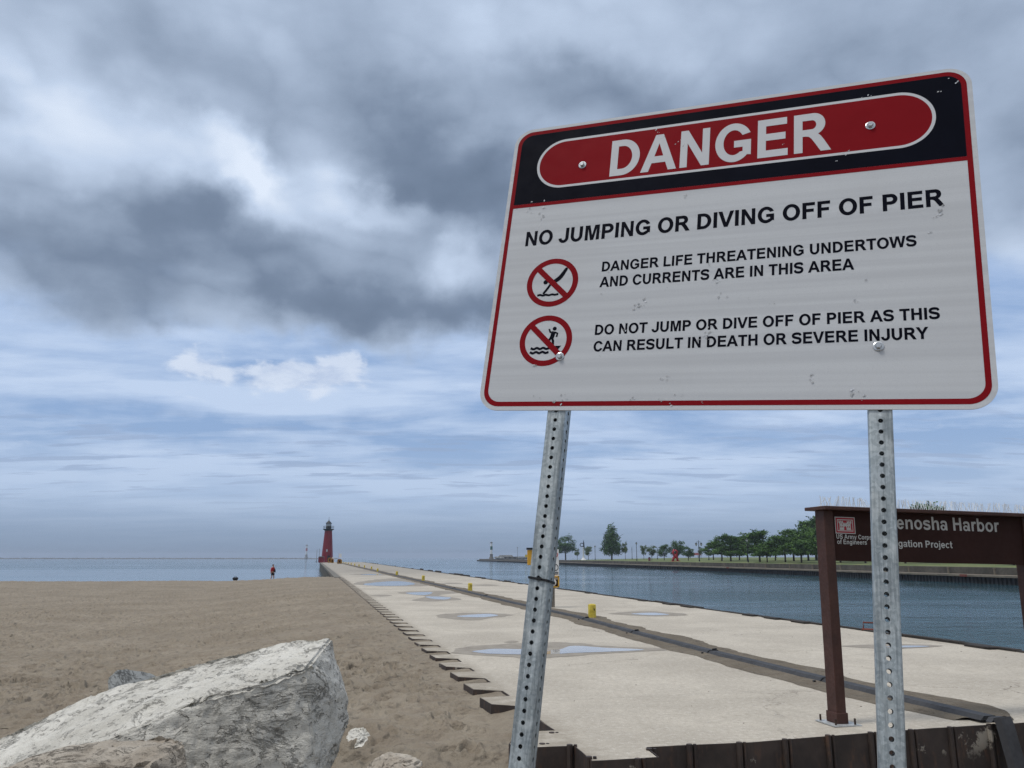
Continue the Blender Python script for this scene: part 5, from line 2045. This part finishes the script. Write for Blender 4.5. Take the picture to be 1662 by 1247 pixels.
def make_tree(kind, seed):
    """unit tree one metre high, scaled when placed"""
    rd = random.Random(seed)
    blobs = []
    if kind == 'conical':
        for i in range(34):
            t = i / 33
            z = 0.20 + 0.74 * t
            rad = 0.205 * (1 - t) ** 0.75 + 0.035
            if t < 0.12:
                rad *= 0.8
            a = i * 2.4
            blobs.append((cos(a) * rad * 0.72, sin(a) * rad * 0.72, z, rad * 0.62 + 0.02, 0.075))
        lm = leaf_cloud(blobs, 2600, 0.042, seed)
        tr = trunk_mesh(0.9, 0.020, 10, seed)
        lmat = M["maple_leaves"]
    elif kind == 'locust':
        spread = rd.uniform(0.40, 0.58)
        low = rd.uniform(0.20, 0.30)
        for i in range(rd.randint(24, 36)):
            a = rd.uniform(0, 6.28)
            t = rd.random()
            rad = spread * sqrt(rd.random()) * (1 - 0.6 * t * t)
            blobs.append((cos(a) * rad + 0.06 * sin(seed), sin(a) * rad, low + (0.93 - low) * t * (0.85 + 0.15 * rd.random()), rd.uniform(0.10, 0.20), rd.uniform(0.03, 0.07)))
        for i in range(4):
            a = rd.uniform(0, 6.28)
            blobs.append((cos(a) * 0.15, sin(a) * 0.15, rd.uniform(0.88, 0.97), rd.uniform(0.05, 0.10), 0.03))
        lm = leaf_cloud(blobs, 3600, 0.046, seed, 1.2)
        tr = trunk_mesh(0.85, 0.022, 6, seed, rd.uniform(-1, 1))
        lmat = M["locust_leaves"]
    elif kind == 'round':
        for i in range(26):
            a = rd.uniform(0, 6.28)
            t = rd.random()
            rad = 0.32 * sqrt(rd.random()) * (1.1 - 0.7 * abs(t - 0.4))
            blobs.append((cos(a) * rad, sin(a) * rad, 0.27 + 0.63 * t, rd.uniform(0.09, 0.16), rd.uniform(0.06, 0.11)))
        lm = leaf_cloud(blobs, 2000, 0.045, seed, 0.3)
        tr = trunk_mesh(0.85, 0.022, 6, seed)
        lmat = M["maple_leaves"]
    else:
        for i in range(14):
            a = rd.uniform(0, 6.28)
            t = rd.random()
            rad = 0.20 * sqrt(rd.random())
            blobs.append((cos(a) * rad, sin(a) * rad, 0.38 + 0.52 * t, rd.uniform(0.07, 0.12), rd.uniform(0.06, 0.10)))
        lm = leaf_cloud(blobs, 900, 0.050, seed, 0.2)
        tr = trunk_mesh(0.85, 0.014, 5, seed)
        lmat = M["young_leaves"]
    return lm, tr, lmat


protos = {}


def place_tree(kind, variant, px, top_py, off, label, group, cat="tree", wide=1.0):
    Y = behind_shore(px, off)
    k = ray(px, 905)
    x = k.x / k.y * Y
    z = lawn_z(x, Y) if Y < 460 else 0.3
    H = at(px, top_py, Y).z - z
    key = (kind, variant)
    if key not in protos:
        lm, tr, lmat = make_tree(kind, 11 + variant * 7 + len(kind))
        r_ = empty("tree", label="x", cat=cat)
        tr.build("trunk", M["bark"], r_)
        lm.build("crown", lmat, r_)
        protos[key] = r_
        o = r_
    else:
        o = copy_tree(protos[key])
    o.location = (x, Y, z)
    o.scale = (H * wide, H * wide, H)
    o.rotation_euler = (0, 0, (px * 1.37) % 6.28)
    o["label"] = label
    if group:
        o["group"] = group
    return o


GT = "trees on the far lawn"
place_tree('round', 0, 918, 866, 14, "broad rounded tree just right of the left steel post on the far lawn", GT, wide=1.15)
place_tree('young', 0, 937, 890, 12, "small pale tree immediately left of the white monument", GT)
place_tree('young', 1, 955, 886, 10, "small bushy tree immediately right of the white monument", GT, wide=1.2)
place_tree('conical', 0, 993, 850, 10, "tall dark conical tree standing alone on the far lawn", GT, wide=1.05)
place_tree('young', 0, 1015, 879, 16, "thin sparse young tree right of the tall conical tree", GT, wide=0.7)
place_tree('young', 1, 1045, 884, 22, "slim pale tree left in the pair between lamp post and red sculpture", GT, wide=0.9)
place_tree('young', 2, 1058, 885, 12, "bushy low tree right in the pair left of the red sculpture", GT, wide=1.25)
place_tree('round', 1, 1078, 883, 16, "dark roundish tree left of the red sculpture", GT, wide=1.05)
place_tree('round', 2, 1100, 877, 22, "larger rounded tree behind the red sculpture", GT, wide=1.2)
place_tree('round', 0, 1117, 885, 18, "small dark tree right of the red sculpture", GT, wide=1.1)
place_tree('young', 2, 1138, 887, 45, "tiny pale tree behind the double lamp post", GT, wide=0.9)
GL = "locust grove on the far lawn"
grove = [(1158, 877, 30, 0), (1171, 870, 16, 1), (1186, 866, 14, 2), (1200, 869, 30, 3), (1213, 865, 22, 1), (1233, 859, 12, 2), (1245, 878, 8, 3), (1258, 870, 26, 1), (1274, 866, 12, 0), (1288, 857, 22, 3), (1300, 864, 10, 1), (1312, 855, 26, 0), (1325, 838, 34, 2), (1336, 853, 10, 3)]
desc = ["outermost at the grove's left end", "second from the grove's left end", "third from the grove's left end", "fourth from the grove's left end, set back", "fifth from the grove's left end, behind the lamp pole",
        "tall one near the grove's middle", "low small one at the grove's middle", "set back right of the grove's middle", "slim-trunked one right of the grove's middle", "high one set back near the brown sign",
        "fourth to the left of the brown sign post", "third to the left of the brown sign post", "tallest, with a wispy top beside the brown sign", "half hidden by the brown sign's left post"]
for (px, top, off, v), ds in zip(grove, desc):
    place_tree('locust', v, px, top, off, "green locust tree, " + ds, GL, wide=1.22)
for i, (px, top, off, v, ds) in enumerate([(1364, 850, 14, 0, "trunk showing just right of the brown sign's left post"), (1384, 846, 24, 1, "under the emblem of the brown sign"), (1404, 845, 12, 2, "left of the right steel post under the brown sign"),
                                           (1469, 843, 14, 0, "right of the right steel post under the brown sign"), (1515, 813, 40, 2, "its top showing above the bird spikes"), (1545, 842, 18, 1, "below the middle of the brown sign's lettering"), (1600, 842, 24, 0, "hidden behind the brown sign's right half"), (1644, 842, 12, 2, "trunk beside the brown sign's right post")]):
    place_tree('locust', v, px, top, off, "locust tree behind the brown sign, " + ds, GL, wide=1.0)

# ---------------------------------------------------------------- lamps, monument, sculpture and other things over there
def lamp(px, top_py, off, arms, label):
    Y = behind_shore(px, off)
    k = ray(px, 905)
    x = k.x / k.y * Y
    z = lawn_z(x, Y) if Y < 460 else 0.26
    H = at(px, top_py, Y).z - z
    r_ = empty("street_lamp", (x, Y, z), label=label, cat="street lamp", group="lamp posts on the far bank")
    mb = MB()
    mb.lathe([(0.24, -0.2), (0.22, 0.5), (0.13, 0.8), (0.10, H * 0.8), (0.07, H)], 10)
    mb.build("pole", M["lamp_post_green"], r_)
    spots = [(0, H * 0.93)] if arms == 1 else [(-0.85, H * 0.80), (0.85, H * 0.80)] if arms == 2 else []
    if arms == 2:
        mb = MB()
        mb.tube([(-0.85, 0, H * 0.89), (-0.4, 0, H * 0.93), (0, 0, H * 0.90), (0.4, 0, H * 0.93), (0.85, 0, H * 0.89)], 0.06, 6)
        mb.build("arm", M["lamp_post_green"], r_)
    for (dx, zz_) in spots:
        mb = MB()
        mb.lathe([(0.12, zz_ - 0.45), (0.36, zz_ - 0.1), (0.40, zz_ + 0.25), (0.2, zz_ + 0.5), (0.05, zz_ + 0.62)], 10, (dx, 0, 0))
        hd = mb.build("lantern", M["lamp_post_green"], r_)
        mb = MB()
        mb.lathe([(0.20, zz_ - 0.35), (0.385, zz_ - 0.08), (0.41, zz_ + 0.12)], 10, (dx, 0, 0))
        mb.build("globe", M["lamp_glass"], hd)


lamp(1135, 877, 8, 2, "dark double-armed lamp post between the small trees and the locust grove")
lamp(1033.5, 880.5, 8, 1, "dark lamp post with lantern right of the tall conical tree")
lamp(1026, 888, 26, 0, "bare dark pole beside the lamp right of the conical tree")
lamp(966, 886, 9, 1, "dark lamp post between monument and tall conical tree")
lamp(840, 888, 8, 1, "dark lamp post on the far pier near the green beacon")
lamp(1150.5, 883, 26, 0, "bare dark pole at the left end of the locust grove")
lamp(1067, 888, 30, 0, "bare pole left of the red sculpture")
lamp(1214, 875, 6, 1, "dark lamp post in front of the locust grove")

Y = behind_shore(947, 8)
x = ray(947, 905).x / ray(947, 905).y * Y
z = lawn_z(x, Y)
mo = empty("monument", (x, Y, z), label="white pillar monument carrying a dark ring and sail shape", cat="monument")
H = at(947, 876, Y).z - z
mb = MB()
mb.lathe([(1.6, -0.2), (1.4, 0.3), (0.7, 0.9), (0.42, 1.6), (0.34, H * 0.55), (0.28, H * 0.62)], 14)
mb.build("pillar", M["white_paint"], mo)
mb = MB()
b2 = MB()
b2.prism([(0.0, H * 0.58), (0.75, H * 0.60), (0.55, H * 0.85), (0.15, H), (-0.05, H * 0.8)], -0.12, 0.12)
b2.v = [(q[0], q[2], q[1]) for q in b2.v]
b2.build("sail", M["black_iron"], mo, fix=True)
ring_mesh(mb, (-0.75, 0, H * 0.74), 0.95, 0.2, 22, 8)
mb.build("ring", M["black_iron"], mo, smooth=True)

Y = behind_shore(1096, 7)
x = ray(1096, 905).x / ray(1096, 905).y * Y
z = lawn_z(x, Y)
H = at(1096, 892, Y).z - z
sc = empty("sculpture", (x, Y, z), label="bright red abstract twisted sculpture on the far lawn", cat="sculpture")
mb = MB()
mb.tube([(-0.9, 0, 0), (-0.5, 0.1, H * 0.3), (0.5, 0, H * 0.5), (0.8, 0, H * 0.8), (0.1, 0, H * 0.95)], [0.45, 0.5, 0.5, 0.4, 0.35], 8)
mb.build("column", M["sculpture_red"], sc, smooth=True)
mb = MB()
mb.tube([(0.9, 0.1, 0), (0.7, 0, H * 0.25), (-0.3, -0.2, H * 0.5), (-0.8, 0, H * 0.75), (-0.3, 0, H)], [0.42, 0.45, 0.5, 0.45, 0.3], 8)
mb.build("column", M["sculpture_red"], sc, smooth=True)
mb = MB()
mb.box(0, 0, 0.05, 3.0, 2.0, 0.3)
mb.build("plinth", M["sculpture_red"], sc)

Y = behind_shore(1054, 7)
x = ray(1054, 905).x / ray(1054, 905).y * Y
b_ = empty("litter_bin", (x, Y, lawn_z(x, Y)), label="small dark red litter bin below the low bushy tree on the far lawn", cat="litter bin")
mb = MB()
mb.lathe([(0.45, 0), (0.5, 1.1), (0.42, 1.2)], 10)
mb.build("barrel", M["roof_red"], b_)
mb = MB()
mb.lathe([(0.44, 1.2), (0.40, 1.4), (0.15, 1.55)], 10)
mb.build("lid", M["black_iron"], b_)

Y = behind_shore(1127, 55)
x = ray(1127, 905).x / ray(1127, 905).y * Y
z = lawn_z(x, Y)
pv = empty("pavilion", (x, Y, z), label="low park pavilion with red hipped roof behind the double lamp post", cat="pavilion")
mb = MB()
mb.add([(-3.6, -2, 1.5), (3.6, -2, 1.5), (3.6, 2, 1.5), (-3.6, 2, 1.5), (-2.0, 0, 2.7), (2.0, 0, 2.7)], [(0, 1, 5, 4), (1, 2, 5), (2, 3, 4, 5), (3, 0, 4), (3, 2, 1, 0)])
mb.build("roof", M["roof_red"], pv)
for sx in (-2.3, 2.3):
    for sy in (-1.6, 1.6):
        mb = MB()
        mb.box(sx, sy, 0.7, 0.25, 0.25, 2.0)
        mb.build("post", M["weathered_wood"], pv)

# far pier head: beacon with green band, blockhouse, rubble
beacon(797.5, 872, 879.5, 0.25, M["green_paint"], "white beacon tower with green band at the tip of the far pier", M["old_concrete"])
Y = 760
p0 = at(828, 905, Y)
bh = empty("blockhouse", (p0.x, Y, 0.26), label="low grey concrete blockhouse on the far pier behind the dock wall", cat="building")
mb = MB()
mb.box(0, 0, 1.1, 24, 6, 2.4)
mb.build("wall", M["old_concrete"], bh)
for i in range(5):
    mb = MB()
    mb.box(-9 + 4.4 * i, -3.02, 1.2, 2.2, 0.12, 1.1)
    mb.build("window", M["dock_steel"], bh)
mb = MB()
mb.box(-4, 0, 3.0, 14, 5.5, 1.4, 0, 0, 0.82)
mb.build("roof", M["rubble"], bh)
for i, px in enumerate((806, 813, 846, 853)):
    Yq = 700 + i * 12
    q = at(px, 905, Yq)
    rr_ = random.Random(i)
    pts = [Vector((q.x + rr_.uniform(-4, 4), Yq + rr_.uniform(-3, 3), 0.2 + rr_.uniform(0, 2.4))) for _ in range(14)]
    lab = ["low rubble mound just right of the green-banded beacon", "grey rubble mound left of the blockhouse on the far pier", "grey rubble mound right of the blockhouse", "rubble mound beside the yellow board on the far pier"][i]
    o = rock("rubble_mound", pts, M["rubble"], lab, sub=4, amp=0.6, fine=0.1, seed=i * 3.0, group="rubble mounds on the far pier", bev=0.3)
    o["category"] = "rubble"
p0 = at(851.5, 905, 560)
yb = empty("notice_board", (p0.x + 1.0, 560, 0.26), label="small yellow-green notice board standing on the far pier", cat="notice board")
mb = MB()
mb.tube([(0, 0, 0), (0, 0, 3.6)], 0.12, 6)
mb.build("post", M["lamp_post_green"], yb)
mb = MB()
mb.box(0, -0.15, 2.6, 1.5, 0.1, 1.6)
mb.build("board", M["yellow_paint"], yb)


# ---------------------------------------------------------------- person and bag by the water
def skin_body(name, chain, material, parent, root_i=0, sub=2):
    """chain: list of (co, radius, parent index)"""
    me = bpy.data.meshes.new(name)
    me.from_pydata([q[0] for q in chain], [(i, q[2]) for i, q in enumerate(chain) if q[2] is not None], [])
    o = bpy.data.objects.new(name, me)
    col.objects.link(o)
    o.parent = parent
    md = o.modifiers.new("skin", 'SKIN')
    md.use_smooth_shade = True
    for i, q in enumerate(chain):
        r_ = q[1]
        me.skin_vertices[0].data[i].radius = (r_, r_) if not isinstance(r_, tuple) else r_
        me.skin_vertices[0].data[i].use_root = (i == root_i)
    sb = o.modifiers.new("sub", 'SUBSURF')
    sb.levels = sub
    sb.render_levels = sub
    me.materials.append(material)
    return o


def person():
    px_ = at(442, 941, 88.0)
    z0 = sand_h(px_.x, 88.0)
    r_ = empty("person", (px_.x, 88.0, z0 + 0.02), 1.15, label="person in a red top and black shorts walking on the sand by the water", cat="person")
    ch = [((0, 0, 0.96), (0.15, 0.11), None), ((0, 0.01, 1.15), (0.14, 0.10), 0), ((0, 0, 1.36), (0.17, 0.10), 1), ((0, 0, 1.47), (0.07, 0.06), 2), ((0, -0.02, 1.56), (0.065, 0.07), 3), ((0, -0.03, 1.66), (0.082, 0.10), 4), ((0, -0.02, 1.76), (0.05, 0.06), 5),
          ((0.19, 0, 1.40), 0.055, 2), ((0.25, 0.03, 1.15), 0.045, 7), ((0.26, -0.12, 0.96), 0.034, 8), ((0.26, -0.19, 0.90), 0.03, 9),
          ((-0.19, 0, 1.40), 0.055, 2), ((-0.25, 0.06, 1.14), 0.045, 11), ((-0.25, 0.0, 0.90), 0.034, 12), ((-0.25, -0.04, 0.81), 0.03, 13),
          ((0.09, 0, 0.88), 0.095, 0), ((0.11, -0.10, 0.48), 0.062, 15), ((0.10, -0.06, 0.10), 0.042, 16), ((0.10, -0.18, 0.04), 0.035, 17),
          ((-0.09, 0, 0.88), 0.095, 0), ((-0.10, 0.03, 0.48), 0.062, 19), ((-0.09, 0.20, 0.13), 0.042, 20), ((-0.09, 0.12, 0.04), 0.035, 21)]
    skin_body("body", ch, M["skin"], r_)
    sh = [((0, 0, 0.98), (0.185, 0.14), None), ((0, 0.01, 1.16), (0.17, 0.125), 0), ((0, 0, 1.36), (0.195, 0.12), 1), ((0, 0, 1.46), (0.10, 0.085), 2),
          ((0.20, 0, 1.40), 0.075, 2), ((0.255, 0.03, 1.15), 0.062, 4), ((0.262, -0.11, 0.98), 0.045, 5), ((-0.20, 0, 1.40), 0.075, 2), ((-0.255, 0.06, 1.14), 0.062, 7), ((-0.252, 0.0, 0.93), 0.045, 8)]
    skin_body("red_top", sh, M["red_cloth"], r_)
    st_ = [((0, 0, 0.93), (0.175, 0.135), None), ((0.10, -0.01, 0.82), 0.118, 0), ((0.108, -0.07, 0.60), 0.095, 1), ((-0.10, 0.0, 0.82), 0.118, 0), ((-0.105, 0.02, 0.60), 0.095, 3)]
    skin_body("black_shorts", st_, M["black_cloth"], r_)
    hr = [((0, 0.01, 1.60), (0.09, 0.09), None), ((0, 0.0, 1.70), (0.098, 0.112), 0), ((0, -0.01, 1.79), (0.055, 0.06), 1)]
    skin_body("hair", hr, M["hair_brown"], r_)
    for s, yy in ((0.10, -0.12), (-0.09, 0.17)):
        mb = MB()
        mb.box(s, yy, 0.045, 0.105, 0.28, 0.10, 0, 0, 0.8)
        bevel(mb.build("shoe", M["white_paint"], r_), 0.03, 2)
    q = r_.location
    bag = empty("shoulder_bag", (q.x + 0.24, q.y - 0.10, q.z + 0.98), label="black bag carried at the walking person's side", cat="bag")
    mb = MB()
    mb.box(0, 0, 0.12, 0.17, 0.26, 0.32, 0.3, 0, 0.85)
    bevel(mb.build("pouch", M["black_cloth"], bag), 0.04, 2)
    mb = MB()
    mb.tube([(0, -0.09, 0.27), (-0.05, -0.05, 0.40), (-0.10, 0.0, 0.46), (-0.05, 0.06, 0.40), (0, 0.09, 0.27)], 0.014, 6)
    mb.build("strap", M["black_cloth"], bag)


person()
q = at(382, 941, 86.0)
bg_ = empty("duffel_bag", (q.x, 86.0, sand_h(q.x, 86.0) + 0.01), 0.1, label="black duffel bag lying alone on the sand left of the walking person", cat="bag")
mb = MB()
mb.tube([(-0.27, 0, 0.15), (-0.2, 0, 0.17), (0.1, 0, 0.17), (0.22, 0, 0.16), (0.26, 0, 0.14)], [0.10, 0.16, 0.165, 0.15, 0.09], 12)
mb.build("body", M["black_cloth"], bg_, smooth=True)
mb = MB()
mb.tube([(-0.14, 0, 0.31), (-0.08, 0.02, 0.42), (0.08, 0.02, 0.42), (0.14, 0, 0.31)], 0.02, 6)
mb.build("handle", M["black_cloth"], bg_)

# ---------------------------------------------------------------- small litter on the concrete and the sand
rd = random.Random(21)
mb = MB()
for _ in range(70):
    Y = 8.6 + 14 * rd.random() ** 1.6
    x = rd.uniform(leftline(Y, True) + 0.3, 13.0 - 0.23 * Y)
    if Y < 9.0 + max(0, x - 1.3) * 0.29:
        continue
    a = rd.uniform(0, 3.14)
    l = rd.uniform(0.008, 0.035)
    mb.box(x, Y, 0.003, l, rd.uniform(0.004, 0.010), rd.uniform(0.003, 0.006), a)
tag(mb.build("debris", M["twig"]), "small dark twigs and crumbs scattered over the pier concrete", "debris", kind="stuff")
mb = MB()
for _ in range(130):
    Y = 8.6 + 12 * rd.random() ** 1.6
    x = rd.uniform(leftline(Y, True) + 0.3, 12.6 - 0.23 * Y)
    if Y < 9.0 + max(0, x - 1.3) * 0.29:
        continue
    mb.box(x, Y, 0.003, rd.uniform(0.006, 0.022), rd.uniform(0.005, 0.012), 0.005, rd.uniform(0, 3))
tag(mb.build("shell_fragments", M["shell_white"]), "pale shell and stone fragments scattered over the pier concrete", "fragments", kind="stuff")
mb = MB()
for _ in range(45):
    Y = 9.5 + 26 * rd.random() ** 1.7
    x = leftline(Y, False) - rd.uniform(0.2, 9.5)
    z = sand_h(x, Y)
    l = rd.uniform(0.03, 0.12)
    a = rd.gauss(0.1, 0.5)
    mb.tube([(x, Y, z + 0.02), (x + l * 0.5 * cos(a), Y + l * 0.5 * sin(a), z + 0.026), (x + l * cos(a + .4), Y + l * sin(a + .4), z + 0.016)], rd.uniform(0.003, 0.006), 5)
tag(mb.build("beach_litter", M["twig"]), "dark twigs and weed scraps lying on the sand", "litter", kind="stuff")

# ---------------------------------------------------------------- haze
m, T, b = new_mat("haze_air")
T.n.clear()
out = T.new('ShaderNodeOutputMaterial')
pv_ = T.new('ShaderNodeVolumePrincipled')
pv_.inputs['Color'].default_value = (0.66, 0.75, 0.90, 1)
pv_.inputs['Density'].default_value = 0.0002
T.l.new(pv_.outputs[0], out.inputs['Volume'])
mb = MB()
mb.box(0, 1500, 12.4, 8600, 8600, 32.0)
hz = mb.build("haze", m)
tag(hz, kind="stuff")
